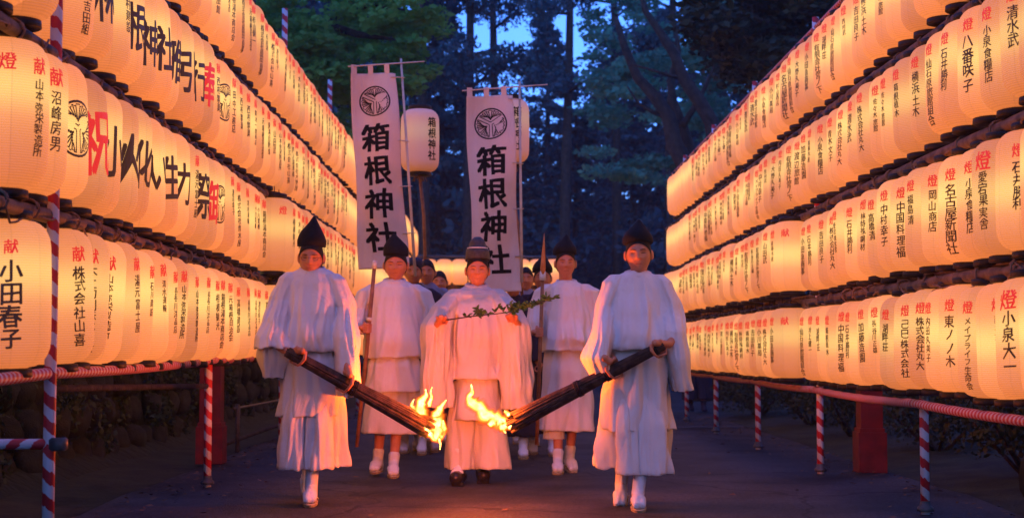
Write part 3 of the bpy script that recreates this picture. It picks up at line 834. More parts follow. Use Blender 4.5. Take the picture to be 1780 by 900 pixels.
def tall_hat(parent, c, rot, h, style='round', mat=None, wd=0.093):
    """peaked black court hat: rings upward, c = centre of the brim"""
    if style == 'round': prof = [(0, .985, 0), (.05, 1.03, 0), (.2, 1.04, 0), (.36, .93, 0), (.52, .74, .0), (.66, .52, .006), (.80, .32, .01), (.92, .17, .012), (1, .06, .012)]
    elif style == 'fold': prof = [(0, 1.0, 0), (.08, 1.04, 0), (.3, 1.03, 0), (.45, .92, -.004), (.62, .66, -.010), (.8, .38, -.014), (.93, .16, -.016), (1, .05, -.016)]
    else: prof = [(0, 1.0, 0), (.08, 1.03, 0), (.3, 1.0, 0), (.47, .95, 0), (.52, .72, 0), (.7, .70, 0), (.88, .55, 0), (1, .25, 0)]
    vs = []; fs = []; n = 36
    for t, s, lean in prof:
        for k in range(n):
            a = 2 * math.pi * k / n; cs, sn = math.cos(a), math.sin(a)
            dip = .012 * sn * (1 - t)          # brim lower at the back
            dep = 1.12 if style != 'fold' else 1.15 * (1 - .35 * t)
            cre = 1 + (.05 * math.cos(2 * a) * t if style == 'fold' else 0) + .02 * noise.noise(Vector((cs * 2, sn * 2, t * 4 + c[0])))
            if style == 'tier': pass
            p = Vector((cs * wd * s * cre + lean, sn * wd * s * dep, t * h - dip)); vs.append(rot @ p + Vector(c))
    for i in range(len(prof) - 1):
        for k in range(n): fs.append((i * n + k, i * n + (k + 1) % n, (i + 1) * n + (k + 1) % n, (i + 1) * n + k))
    fs.append(tuple(range(n))[::-1]); fs.append(tuple(range((len(prof) - 1) * n, len(prof) * n)))
    o = link_mesh('hat', mesh('hat', vs, fs), parent, [mat or M['hat']], True)
    if style == 'tier':
        mb = MB(); pts = [rot @ Vector((math.cos(a) * wd * .82, math.sin(a) * wd * .98, h * .53)) + Vector(c) for a in np.linspace(0, 2 * math.pi, 25)]
        mb.tube(pts, .006, 6); mb.build('hat_band', M['binding'], o)
    mb = MB(); pts = [rot @ Vector((math.cos(a) * wd * 1.0, math.sin(a) * wd * 1.12, .003 - .012 * math.sin(a))) + Vector(c) for a in np.linspace(0, 2 * math.pi, 29)]
    mb.tube(pts, .0035, 6); mb.build('hat_brim', M['hat'], o)
    return o
def person(label, X, d, headc, chest=1.0, group=None, wide=1.0, yaw=0., tilt=0., nod=0., arms=(), legs=(), hands=(), vox=.0052, hair='short', glasses=False):
    """arms: list of (shoulder, elbow, wrist); legs: (hip, knee, ankle, toe_dir, pitch)"""
    root = empty('person', (X, d, .004), label=label, cat='person', group=group)
    hc = Vector(headc) + Vector((0, 0, -.010)); rot = (Matrix.Rotation(yaw, 3, 'Z') @ Matrix.Rotation(tilt, 3, 'Y') @ Matrix.Rotation(nod, 3, 'X'))
    mb = MB(); add_head(mb, hc, rot, wide)
    nb = Vector((hc.x * .6, .015, hc.z - .205))
    mb.capsule(hc + rot @ Vector((0, .02, -.06)), .056, nb, .060)
    ch = Vector((hc.x * .3, .01, hc.z - .38)); pe = Vector((0, .01, hc.z - .72))
    mb.ell(ch, (.14, .09, .17)); mb.ell(ch.lerp(pe, .5), (.12, .085, .2)); mb.ell(pe, (.135, .09, .12))
    for sh, el, wr in arms:
        mb.capsule(nb + Vector((0, 0, -.02)), .045, sh, .048); mb.capsule(sh, .048, el, .038); mb.capsule(el, .037, wr, .026)
    for h_ in hands: 
        wp = grip(mb, *h_[:4], **(h_[4] if len(h_) > 4 else {}))
        if arms: 
            wr = min((a[2] for a in arms), key=lambda w_: (Vector(w_) - wp).length); mb.capsule(wr, .026, wp, .023)
    for hip, kn, an, td, pi_ in legs:
        mb.capsule(hip, .078, kn, .052); mb.capsule(kn, .050, Vector(kn).lerp(Vector(an), .35) + Vector((0, .012, 0)), .050); mb.capsule(Vector(kn).lerp(Vector(an), .35) + Vector((0, .012, 0)), .050, an, .034)
        foot_prims(mb, an, td, .86, 0, pi_)
    body = remesh(mb, 'body', M['skin'], root, vox, 1)
    def on(Xf, Zf, dy=0): return rot @ Vector((Xf * HS, head_surf(Xf, Zf, wide) - dy, Zf * HS)) + hc
    for s in (-1, 1):
        mb = MB(); mb.tube([on(s * x * wide, z + .005, .0006) for x, z in ((.017, -.0015), (.025, -.0003), (.034, .0004), (.044, .0008))], [.0012, .0032, .0031, .0010], 8, flat=.8); mb.build('eye', M['eye'], body)
        mb = MB(); mb.tube([on(s * x * wide, z, .0005) for x, z in ((.013, .0235), (.025, .0265), (.037, .0275), (.050, .0225))], [.0018, .0032, .0028, .0010], 6, flat=.8); mb.build('eyebrow', M['hair'], body)
    mb = MB(); mb.tube([on(x, -.057, .001) for x in (-.021, -.011, 0, .011, .021)], [.001, .0030, .0032, .0030, .001], 6, flat=.7); mb.build('lips', M['lips'], body)
    if glasses:
        mb = MB()
        for s in (-1, 1):
            cpt = on(s * .031, .004, .012); mb.tube([cpt + rot @ Vector((math.cos(a) * .021, 0, math.sin(a) * .014)) for a in np.linspace(0, 2 * math.pi, 17)], .0014, 5)
            mb.tube([cpt + rot @ Vector((s * .021, 0, .004)), rot @ Vector((s * .078, -.01, .008)) + hc], .0013, 5)
        mb.tube([on(-.010, .006, .006), on(.010, .006, .006)], .0013, 5); mb.build('glasses', M['metal'], root)
    if hair:
        vs = []; fs = []; n = 40; m = 16
        zmin = {'short': .02, 'full': -.005}[hair]
        for i in range(m + 1):
            for k in range(n):
                a = 2 * math.pi * k / n; fr = -math.cos(a)   # fr<0 back
                low = (.045 if fr < 0 and False else 0)
                front = max(0, math.cos(a))
                lim = math.acos(max(-1, min(1, (.52 if hair == 'full' else .50) * front ** .6 + (1 - front ** .6) * -.45)))
                ph = lim * (i + .02) / m
                p = head_pt((math.sin(ph) * math.sin(a), -math.sin(ph) * math.cos(a), math.cos(ph)), 1, wide)
                gr = 1.055 + (.02 + .02 * noise.noise(p * 60) if hair == 'full' else 0) * (1 - i / m)
                gr *= (.985 if i == m else 1)
                vs.append(rot @ (p * gr) + hc)
        for i in range(m):
            for k in range(n): fs.append((i * n + k, (i + 1) * n + k, (i + 1) * n + (k + 1) % n, i * n + (k + 1) % n))
        link_mesh('hair', mesh('hair', vs, fs), root, [M['hair']], True)
    return root, rot
def collar(parent, c, r=.075, mat=None, tilt=.25, w_=.016):
    mb = MB(); pts = [Vector((c[0] + math.cos(a) * r, c[1] + math.sin(a) * r * .92, c[2] + math.sin(a) * tilt * r)) for a in np.linspace(0, 2 * math.pi, 33)]
    mb.tube(pts, w_, 8, cap=False, flat=1.0)
    for k in range(len(mb.v)): pass
    return mb.build('collar', mat or M['robe'], parent)
def tabi(parent, kn, an, td, pitch=0, top=.16, sandal=True, mat=None, body_leg=True):
    mb = MB(); a = Vector(an); kn = Vector(kn); up = a + (kn - a).normalized() * top
    mb.capsule(up, .050, a, .043); heel, toe = foot_prims(mb, a, td, 1.0, .005, pitch)
    o = remesh(mb, 'tabi_sock', mat or M['tabi'], parent, .007, 2)
    if sandal:
        t = Vector((td[0], td[1], 0)).normalized(); s = t.cross(Vector((0, 0, 1)))
        ax = (toe - heel).normalized(); mid = (toe + heel) / 2; nrm = s.cross(ax).normalized()
        if nrm.z < 0: nrm = -nrm
        vs = []; n = 26
        for lay, q in ((-.042, 1.0), (-.026, 1.05), (-.022, 1.0)):
            for k in range(n):
                an_ = 2 * math.pi * k / n
                ww = .046 + .006 * math.cos(an_); vs.append(mid + ax * (math.cos(an_) * .140 * q) + s * (math.sin(an_) * ww * q) + nrm * lay)
        fs = [tuple(range(n))[::-1], tuple(range(2 * n, 3 * n))]
        for j in range(2):
            for k in range(n): fs.append((j * n + k, j * n + (k + 1) % n, (j + 1) * n + (k + 1) % n, (j + 1) * n + k))
        so = link_mesh('sandal', mesh('sandal', vs, fs), parent, [M['straw']], False)
        mb = MB()
        for sg in (-1, 1): mb.tube([mid + ax * .085 + nrm * .004, mid + ax * .04 + s * sg * .028 + nrm * .022, mid - ax * .03 + s * sg * .046 + nrm * -.012], .005, 6)
        mb.build('strap', M['binding'], so)
    return o
V = Vector
def rel(px, py, d, X, dd=0.):
    """photo pixel at depth d+dd -> local coordinates of a person standing at (X, d)"""
    p = P(px, py, d + dd); return V((p.x - X, dd, p.z - .004))

# ---- person 1: left torch bearer
d1 = 10.1; X1 = P(543, 608, d1).x
L1 = lambda px, py, dd=0.: rel(px, py, d1, X1, dd)
h1c = L1(541, 446, -.02); 
DT = d1 - .15
T1a, T1b = P(500, 612, d1 - .36), P(742, 742, DT)          # torch axis
t1ax = (T1b - T1a).normalized()
g1a = L1(517, 620, -.35); g1b = L1(598, 664, -.285)
foot1 = L1(541, 856, -.16); foot1.z = .10
root, rot = person('man in white robe and glasses on the far left carrying a burning torch', X1, d1, h1c, nod=.12, tilt=.03, wide=.97,
    arms=[(L1(506, 500), L1(462, 585, -.05), L1(500, 612, -.27)), (L1(580, 500), L1(612, 590, -.05), L1(604, 640, -.30))],
    hands=[(g1a, t1ax, (-.2, -.3, 1), .040, {'flip': -1}), (g1b, t1ax, (.3, -.2, .9), .050, {'flip': -1})],
    legs=[((.07, 0, .9), (.03, -.12, .48), tuple(foot1), (.05, -1), 0), ((-.07, 0, .9), (-.05, .10, .48), (-.07, .38, .20), (0, -1), -.9)], glasses=True)
tabi(root, (.03, -.12, .48), foot1, (.05, -1), top=.22); tabi(root, (-.05, .10, .48), (-.07, .38, .20), (0, -1), -.9, top=.2)
tall_hat(root, h1c + V((0, .014, .066)), rot, .198, 'round', wd=0.091)
rb_ = MB()
garment('robe', [(1.51, 0, .015, .065, .07, 0), (1.49, 0, .01, .12, .085, .004), (1.46, 0, .01, .15, .10, .008), (1.39, 0, .01, .178, .125, .014), (1.2, 0, -.035, .168, .155, .024), (1.06, 0, -.055, .172, .18, .03), (.99, .01, -.05, .205, .185, .03), (.965, .01, -.05, .198, .178, .03)], M['robe'], root, seed=1.3, shear=.8, merge=rb_)
garment('sleeve', [(1.48, -.13, .01, .05, .07, .004), (1.44, -.155, 0, .065, .09, .01), (1.30, -.195, .005, .068, .12, .02), (1.16, -.215, -.06, .085, .16, .024), (1.05, -.235, -.10, .105, .19, .028), (.985, -.225, -.12, .12, .20, .03)], M['robe'], root, seed=4.1, merge=rb_)
garment('under_sleeve', [(1.05, -.24, -.08, .10, .12, .01), (.93, -.225, -.09, .105, .12, .02), (.80, -.235, -.08, .07, .09, .02)], M['robe'], root, seed=5.5, n=80, nz=24)
garment('sleeve', [(1.47, .12, .01, .05, .07, .004), (1.43, .15, 0, .06, .09, .01), (1.25, .205, .005, .062, .12, .02), (1.05, .225, -.08, .075, .18, .024), (.85, .235, -.10, .08, .19, .028), (.68, .235, -.08, .075, .17, .026)], M['robe'], root, seed=6.7, shear=.6, merge=rb_)
garment('front_skirt', [(1.03, 0, -.01, .16, .13, .01), (.9, 0, -.04, .186, .165, .022), (.7, -.005, -.04, .19, .165, .03), (.55, -.02, -.05, .185, .165, .032)], M['robe'], root, seed=2.2, freq=2.6, gz=.5)
garment('long_robe', [(1.0, 0, .03, .15, .10, .01), (.7, .01, .05, .205, .12, .024), (.45, .01, .07, .215, .13, .034), (.225, .01, .08, .225, .13, .038)], M['robe'], root, seed=3.2, freq=2.2, gz=.4)
for s, k_ in ((-1, 8.1), (1, 9.3)):
    garment('trouser_leg', [(.75, s * .06, -.05, .085, .10, .01), (.5, s * .068 - .015, -.11, .095, .12, .02), (.225, s * .072 - .015, -.13, .105, .13, .024)], M['robe'], root, seed=k_, freq=2.8, gz=.4, n=80, nz=30)
remesh(rb_, 'robe', M['robe'], root, .0078, 2)
collar(root, (h1c.x * .5, 0, 1.497), .074)

# ---- person 5: right torch bearer
d5 = 9.8; X5 = P(1108, 608, d5).x
L5 = lambda px, py, dd=0.: rel(px, py, d5, X5, dd)
h5c = L5(1110, 440, -.02)
T2a, T2b = P(1152, 600, d5 - .30), P(893, 733, d5 - .10)
t2ax = (T2b - T2a).normalized()
g5a = L5(1146, 607, -.30); g5b = L5(1068, 640, -.24)
f5a = L5(1109, 862, -.20); f5a.z = .10; f5b = L5(1080, 838, .16); f5b.z = .12
root, rot = person('young man in white robe on the right carrying a burning torch', X5, d5, h5c, yaw=-.12, tilt=-.04, wide=1.0,
    arms=[(L5(1073, 502), L5(1040, 590, -.05), L5(1050, 622, -.30)), (L5(1146, 502), L5(1184, 570, -.02), L5(1163, 598, -.24))],
    hands=[(g5a, t2ax, (.3, -.2, .9), .034, {'flip': 1}), (g5b, t2ax, (-.2, -.3, 1), .048, {'flip': 1})],
    legs=[((.07, 0, .9), (.04, -.12, .48), tuple(f5a), (-.05, -1), 0), ((-.07, 0, .9), (-.08, .02, .48), tuple(f5b), (-.15, -1), -.25)])
tabi(root, (.04, -.12, .48), f5a, (-.05, -1), top=.22); tabi(root, (-.08, .02, .48), f5b, (-.15, -1), -.25, top=.18)
tall_hat(root, h5c + V((-.003, .014, .062)), rot, .152, 'round', wd=0.093)
rb_ = MB()
garment('robe', [(1.475, 0, .015, .065, .07, 0), (1.45, 0, .01, .11, .085, .004), (1.425, 0, .01, .145, .10, .008), (1.35, 0, .01, .175, .125, .014), (1.2, 0, -.035, .168, .155, .024), (1.06, 0, -.055, .172, .18, .03), (1.0, .0, -.05, .205, .185, .03), (.975, 0, -.05, .198, .178, .03)], M['robe'], root, seed=11.3, shear=-.9, merge=rb_)
garment('sleeve', [(1.45, -.12, .01, .05, .07, .004), (1.40, -.15, 0, .065, .09, .01), (1.25, -.20, .005, .058, .12, .02), (1.05, -.228, -.10, .062, .18, .022), (.93, -.26, -.13, .07, .19, .022), (.80, -.22, -.10, .065, .15, .026)], M['robe'], root, seed=16.7, shear=-.6, merge=rb_)
garment('sleeve', [(1.45, .12, .01, .05, .07, .004), (1.40, .155, 0, .065, .09, .01), (1.25, .205, .01, .068, .12, .02), (1.08, .22, -.05, .08, .17, .022), (.92, .24, -.05, .085, .17, .024), (.78, .265, -.04, .06, .14, .026), (.72, .28, -.04, .06, .12, .02)], M['robe'], root, seed=14.1, merge=rb_)
garment('front_skirt', [(1.03, 0, -.01, .16, .13, .01), (.9, 0, -.04, .186, .165, .022), (.7, -.005, -.04, .19, .165, .03), (.48, .0, -.05, .20, .165, .034)], M['robe'], root, seed=12.2, freq=2.6, gz=.5)
garment('long_robe', [(1.0, 0, .03, .15, .10, .01), (.7, -.01, .05, .21, .12, .024), (.45, -.02, .07, .225, .13, .034), (.235, -.03, .08, .24, .13, .038)], M['robe'], root, seed=13.2, freq=2.2, gz=.4)
for s, k_ in ((-1, 18.1), (1, 19.3)):
    garment('trouser_leg', [(.75, s * .06, -.05, .085, .10, .01), (.5, s * .07, -.11, .095, .12, .02), (.215, s * .072 + .01, -.13, .10, .13, .024)], M['robe'], root, seed=k_, freq=2.8, gz=.4, n=80, nz=30)
remesh(rb_, 'robe', M['robe'], root, .0078, 2)
collar(root, (h5c.x * .5, .0, 1.455), .074)

# ---- person 3: priest in the middle
d3 = 11.5; X3 = P(828, 608, d3).x
L3 = lambda px, py, dd=0.: rel(px, py, d3, X3, dd)
h3c = L3(830, 468, -.02)
g3a = L3(768, 557, -.36); g3b = L3(889, 553, -.36)
br_ax = (P(970, 515, d3) - P(795, 556, d3)).normalized()
root, rot = person('priest in the middle in a wide sleeved white robe holding a green sprig', X3, d3, h3c, wide=1.02, yaw=.03,
    arms=[(L3(791, 524), L3(752, 610, -.02), L3(758, 566, -.30)), (L3(867, 524), L3(908, 610, -.02), L3(901, 563, -.30))],
    hands=[(g3a, (1, 0, .1), (-.1, -.3, 1), .016, {'flip': -1, 'sweep': 170}), (g3b, (1, 0, .25), (.1, -.3, 1), .014, {'flip': -1, 'sweep': 170})],
    legs=[((.08, 0, .85), (.08, .02, .46), (.05, .12, .10), (.05, -1), 0), ((-.08, 0, .85), (-.10, -.06, .46), (-.125, -.10, .09), (-.1, -1), 0)])
for an, td in (((.05, .12, .10), (.05, -1)), ((-.125, -.10, .09), (-.1, -1))):
    tabi(root, (an[0], an[1], .46), (an[0], an[1], an[2] + .03), td, top=.12, sandal=False)
    mb = MB(); a = V(an); a.z = .075; t = V((td[0], td[1], 0)).normalized()
    mb.capsule(a - t * .045 + V((0, 0, -.014)), .062, a + t * .05 + V((0, 0, -.012)), .064); mb.capsule(a + t * .05 + V((0, 0, -.015)), .062, a + t * .16 + V((0, 0, -.018)), .052)
    mb.box(a + t * .05 + V((0, 0, -.065)), (.045, .13, .012)); o = remesh(mb, 'clog', M['shoe'], root, .008, 2)
tall_hat(root, h3c + V((0, .014, .062)), rot, .178, 'tier', M['hatgrey'], wd=0.089)
rb_ = MB()
garment('robe', [(1.46, 0, .015, .06, .065, 0), (1.435, 0, .01, .11, .09, .004), (1.40, 0, 0, .18, .11, .006), (1.345, 0, -.01, .215, .14, .012), (1.22, 0, -.045, .18, .18, .018), (1.05, 0, -.065, .168, .20, .022), (.86, 0, -.07, .17, .20, .026), (.79, 0, -.08, .175, .20, .026), (.765, 0, -.08, .175, .20, .02)], M['robe2'], root, seed=21.3, freq=2.4, merge=rb_)
for s, k_ in ((-1, 24.1), (1, 25.7)):
    garment('sleeve', [(1.425, s * .13, 0, .06, .08, .004), (1.38, s * .165, -.02, .07, .12, .01), (1.28, s * .23, -.07, .095, .19, .016), (1.15, s * .277, -.11, .115, .22, .020), (.95, s * .283, -.12, .115, .215, .024), (.72, s * .295, -.12, .115, .20, .028), (.56 if s < 0 else .55, s * .30, -.12, .11, .18, .03)], M['robe2'], root, seed=k_, freq=2.6, gz=.35, n=120, merge=rb_)
garment('shoulder_cape', [(1.425, 0, .01, .09, .09, 0), (1.41, 0, .005, .16, .12, .004), (1.375, 0, 0, .215, .145, .006), (1.345, 0, 0, .235, .15, .008)], M['robe2'], root, seed=22.9, nz=14, merge=rb_)
garment('apron', [(.90, 0, -.04, .13, .14, .01), (.7, 0, -.06, .152, .17, .014), (.47, 0, -.07, .18, .19, .02)], M['robe2'], root, seed=26.2, freq=1.6, gz=.3)
for s, k_, ax_ in ((-1, 28.1, .105), (1, 29.3, .135)):
    garment('trouser_leg', [(.75, s * .07, -.02, .09, .12, .01), (.45, s * .10, -.03, .115, .13, .016), (.11, s * .118 + .01, -.03, ax_, .14, .022)], M['robe2'], root, seed=k_, freq=1.8, gz=.25, n=90, nz=34)
remesh(rb_, 'robe', M['robe2'], root, .0078, 2)
collar(root, (0, .0, 1.45), .072, M['robe2'])

# ---- person 2: staff bearer behind on the left
d2 = 12.2; X2 = P(685, 608, d2).x
L2 = lambda px, py, dd=0.: rel(px, py, d2, X2, dd)
h2c = L2(688, 459, -.02)
st1a, st1b = P(620, 776, d2 - .20), P(651, 462, d2 - .26)
g2a = L2(639, 570, -.235)
f2a = L2(684, 808, -.10); f2a.z = .10; f2b = L2(657, 802, .08); f2b.z = .12
root, rot = person('stout man in white robe behind the left torch, holding a brown staff', X2, d2, h2c, wide=1.12, nod=.05,
    arms=[(L2(645, 512), L2(622, 575, .02), L2(632, 572, -.19)), (L2(728, 512), L2(740, 570, .03), L2(724, 598, -.06))],
    hands=[(g2a, (st1b - st1a), (-.5, -.8, 0), .014, {'flip': 1}), (L2(722, 610, -.07), (.1, -1, .1), (1, 0, .1), .015, {'flip': -1})],
    legs=[((.08, 0, .92), (.04, -.06, .50), tuple(f2a), (.05, -1), 0), ((-.08, 0, .92), (-.10, .04, .50), tuple(f2b), (-.1, -1), 0)], vox=.0055)
tabi(root, (.04, -.06, .50), f2a, (.05, -1), top=.055); tabi(root, (-.10, .04, .50), f2b, (-.1, -1), top=.055)
tall_hat(root, h2c + V((0, .014, .066)), rot, .178, 'fold', wd=.096)
rb_ = MB()
garment('robe', [(1.53, 0, .015, .07, .07, 0), (1.50, 0, .01, .13, .09, .004), (1.46, 0, .01, .20, .115, .008), (1.38, 0, .0, .195, .14, .014), (1.2, 0, -.03, .195, .165, .024), (1.03, 0, -.045, .21, .19, .03), (.94, .0, -.04, .225, .19, .032), (.915, 0, -.04, .225, .19, .03)], M['robe'], root, seed=31.3, merge=rb_)
garment('sleeve', [(1.49, -.15, .01, .05, .07, .004), (1.43, -.215, 0, .075, .10, .01), (1.30, -.27, .02, .072, .12, .016), (1.18, -.285, -.04, .07, .15, .02), (1.10, -.28, -.06, .055, .14, .02)], M['robe'], root, seed=34.1, n=90, merge=rb_)
garment('sleeve', [(1.49, .15, .01, .05, .07, .004), (1.43, .215, 0, .08, .10, .01), (1.28, .265, .025, .075, .12, .02), (1.10, .235, .0, .075, .12, .022), (1.0, .20, -.01, .065, .10, .02)], M['robe'], root, seed=36.7, n=90, merge=rb_)
garment('skirt', [(1.0, 0, -.01, .17, .13, .01), (.85, 0, -.035, .205, .17, .02), (.655, 0, -.03, .22, .175, .028)], M['robe'], root, seed=32.2, freq=3.0, gz=.5, nz=30)
garment('long_skirt', [(.95, 0, 0, .16, .12, .01), (.6, .0, .01, .205, .15, .024), (.33, -.01, .01, .235, .17, .034)], M['robe'], root, seed=33.2, freq=3.0, gz=.4)
remesh(rb_, 'robe', M['robe'], root, .0078, 2)
collar(root, (0, .0, 1.517), .078)

# ---- person 4: spear bearer behind on the right
d4 = 12.5; X4 = P(985, 608, d4).x
L4 = lambda px, py, dd=0.: rel(px, py, d4, X4, dd)
h4c = L4(983, 456, -.02)
sp1a, sp1b = P(933, 772, d4 - .20), P(946, 405, d4 - .26)
g4a = L4(938, 577, -.235)
f4a = L4(970, 802, -.10); f4a.z = .10; f4b = L4(990, 795, .10); f4b.z = .12
root, rot = person('tall young man in white robe behind the right torch, holding an upright spear', X4, d4, h4c, wide=.98, yaw=.05,
    arms=[(L4(945, 512), L4(925, 575, .02), L4(929, 578, -.19)), (L4(1022, 512), L4(1036, 560, .03), L4(1020, 598, -.06))],
    hands=[(g4a, (sp1b - sp1a), (-.5, -.8, 0), .012, {'flip': 1}), (L4(1017, 612, -.07), (.1, -1, .1), (1, 0, .1), .015, {'flip': -1})],
    legs=[((.08, 0, .95), (.06, .04, .52), tuple(f4b), (.15, -1), -.15), ((-.08, 0, .95), (-.07, -.05, .52), tuple(f4a), (-.05, -1), 0)], vox=.0055)
tabi(root, (-.07, -.05, .52), f4a, (-.05, -1), top=.06); tabi(root, (.06, .04, .52), f4b, (.15, -1), -.15, top=.06)
tall_hat(root, h4c + V((-.005, .014, .066)), rot, .16, 'round', wd=0.092)
rb_ = MB()
garment('robe', [(1.535, 0, .015, .065, .07, 0), (1.51, 0, .01, .115, .09, .004), (1.475, 0, .01, .175, .11, .008), (1.40, 0, .0, .172, .13, .014), (1.22, 0, -.01, .205, .15, .022), (1.06, 0, -.03, .205, .21, .045), (.99, .0, -.04, .21, .18, .032), (.97, 0, -.04, .21, .18, .03)], M['robe'], root, seed=41.3, merge=rb_)
garment('sleeve', [(1.505, -.13, .01, .05, .07, .004), (1.45, -.185, 0, .075, .10, .01), (1.32, -.24, .02, .07, .12, .016), (1.2, -.25, -.04, .065, .15, .02), (1.12, -.25, -.07, .05, .13, .02)], M['robe'], root, seed=44.1, n=90, merge=rb_)
garment('sleeve', [(1.505, .13, .01, .05, .07, .004), (1.45, .19, 0, .08, .10, .01), (1.28, .232, .025, .075, .12, .02), (1.12, .215, .0, .08, .12, .022), (1.0, .185, -.01, .07, .10, .02)], M['robe'], root, seed=46.7, n=90, merge=rb_)
garment('skirt', [(1.03, 0, -.01, .155, .12, .01), (.8, 0, -.03, .19, .165, .024), (.55, 0, -.02, .205, .16, .03), (.335, 0, -.02, .215, .165, .034)], M['robe'], root, seed=42.2, freq=3.0, gz=.4)
garment('trouser_leg', [(.6, -.09, -.02, .07, .08, .01), (.27, -.10, -.03, .08, .09, .016)], M['robe'], root, seed=43.2, nz=16, n=70)
remesh(rb_, 'robe', M['robe'], root, .0078, 2)
collar(root, (0, .0, 1.522), .073)

# ---- people behind
def bystander(label, px, headpy, d, mat, cap=None, dark=True, hat=None, legs_dark=True, tabis=True, seed=50., hair='short', sock=None, arms_up=None, wide=1.0):
    X = P(px, 608, d).x; hc = rel(px, headpy, d, X, -.02); k = hc.z / 1.58
    hands = []
    arms = [(V((-.17, 0, hc.z - .24)), V((-.24, .02, hc.z - .5)), V((-.22, -.08, hc.z - .72))), (V((.17, 0, hc.z - .24)), V((.24, .02, hc.z - .5)), V((.22, -.08, hc.z - .72)))]
    hp = [(V((-.22, -.10, hc.z - .78)), (0, -1, .1), (-1, 0, .1), .015, {'flip': 1}), (V((.22, -.10, hc.z - .78)), (0, -1, .1), (1, 0, .1), .015, {'flip': -1})]
    for s, q in (arms_up or {}).items():
        i = 0 if s < 0 else 1; q = V(q) - V((X, d, .004))
        arms[i] = (arms[i][0], V((s * .25, -.02, hc.z - .46)), q + V((s * .045, .045, -.01))); hp[i] = (q, (0, 0, 1), (s * .6, -.6, 0), .014, {'flip': -s})
    root, rot = person(label, X, d, hc, wide=wide, arms=arms, hands=hp, hair=hair, vox=.008,
        legs=[((.08, 0, .88), (.09, -.05, .48), (.09, -.10, .10), (0, -1), 0), ((-.08, 0, .88), (-.09, .04, .48), (-.09, .12, .10), (0, -1), 0)])
    garment('robe', [(hc.z - .105, 0, .015, .06, .065, 0), (hc.z - .15, 0, .01, .11, .085, .004), (hc.z - .19, 0, .01, .165, .105, .008), (hc.z - .3, 0, .01, .19, .125, .012), (hc.z - .6, 0, 0, .18, .14, .02), (.80, 0, 0, .18, .14, .02)], mat, root, seed=seed, n=70, nz=30)
    for s in (-1, 1):
        ee = arms[0 if s < 0 else 1][2]
        garment('sleeve', [(hc.z - .16, s * .13, .01, .05, .07, .004), (hc.z - .22, s * .19, 0, .075, .095, .01), (hc.z - .42, s * .235, 0, .075, .11, .016), (max(ee.z + .02 if ee.z < hc.z - .5 else hc.z - .62, .7), s * .22, -.03, .075, .12, .02)], mat, root, seed=seed + s, n=50, nz=20)
        garment('trouser_leg', [(.95, s * .08, 0, .10, .12, .01), (.5, s * .10, 0, .13, .14, .02), (.20, s * .105, 0 + s * -.02, .13, .14, .022)], M['darkrobe'], root, seed=seed + 3 * s, n=60, nz=20, freq=2.5)
        tabi(root, (s * .09, 0, .48), (s * .09, -.10 if s > 0 else .12, .10), (0, -1), top=.06, mat=sock, sandal=sock is None)
    if cap == 'cap':
        mb = MB(); c = hc + V((0, .01, .045)); mb.lathe([(.088, 0), (.094, .02), (.092, .05), (.08, .075), (.05, .09), (.001, .095)], c, 24); mb.build('cap', M['darkcap'], root)
    if cap == 'tall': tall_hat(root, hc + V((0, .012, .05)), rot, .17, 'round')
    return root
M['darkcap'] = noisy('dark_blue_cap', (.015, .02, .045), (.025, .032, .07), 20, .6, .2, 60)
pole1_a, pole1_b = P(722, 470, 14.6), P(696, 104, 14.6)
bystander('short haired man in grey between the stout staff bearer and the priest', 742, 472, 15.2, M['greyrobe'], seed=51.)
bystander('dark haired head almost hidden to the right of the short haired man', 764, 490, 16.6, M['darkrobe'], seed=54.)
bystander('man in a dark blue cap mostly hidden behind the stout staff bearer', 719, 472, 14.8, M['darkrobe'], 'cap', seed=57.)
bystander('man in dark cap and dark kimono behind the priest on the right', 892, 492, 14.2, M['darkrobe'], 'cap', seed=60.)
bystander('bare headed man behind the dark capped man', 914, 484, 16.2, M['greyrobe'], hair='short', seed=63.)
bystander('man in tall black hat half hidden behind the spear', 943, 482, 14.6, M['darkrobe'], 'tall', seed=66.)
bystander('walker in dark clothes on the road beyond the right rack', 1211, 520, 24.5, M['darkrobe'], seed=69., sock=M['darkrobe'])

# ------------------------------------------------------------------ torches and flames
def torch(a, b, r0, r1, label, bands):
    root = empty('torch', a, label=label, cat='torch', group='burning reed torches')
    ax = (b - a); L = ax.length; ax.normalize(); u = ax.cross(V((0, 0, 1))).normalized(); v = u.cross(ax)
    mb = MB(); mb.tube([V((0, 0, 0)) + ax * L * t for t in (0, .5, .97)], [r0 * .78, (r0 + r1) * .39, r1 * .78], 14)
    for ring, cnt_ in ((.82, 20), (.5, 9)):
        for k in range(cnt_):
            an = 2 * math.pi * k / cnt_ + random.uniform(-.1, .1); pts = []; 
            e0, e1 = random.uniform(-.015, .01), L + random.uniform(-.03, .045)
            for q in range(9):
                t = q / 8; rr = (r0 + (r1 - r0) * t ** 1.2) * ring * random.uniform(.97, 1.04)
                for bt in bands: rr *= 1 - .10 * math.exp(-((t - bt) / .03) ** 2)
                pts.append(ax * (e0 + (e1 - e0) * t) + (u * math.cos(an) + v * math.sin(an)) * rr)
            w0 = r0 * .17 if ring > .6 else r0 * .2; w1 = r1 * .17
            mb.tube(pts, [w0 + (w1 - w0) * q / 8 for q in range(9)], 6)
    mb.build('reed_bundle', M['torch'], root, kind='stuff')
    for bt in bands:
        mb = MB()
        for j in range(3):
            c = ax * (L * bt + j * .011); rr = (r0 + (r1 - r0) * bt ** 1.2) * .97
            mb.tube([c + (u * math.cos(q) + v * math.sin(q)) * rr for q in np.linspace(0, 2 * math.pi, 21)], .0065, 6)
        mb.build('binding', M['rope'], root)
    return root
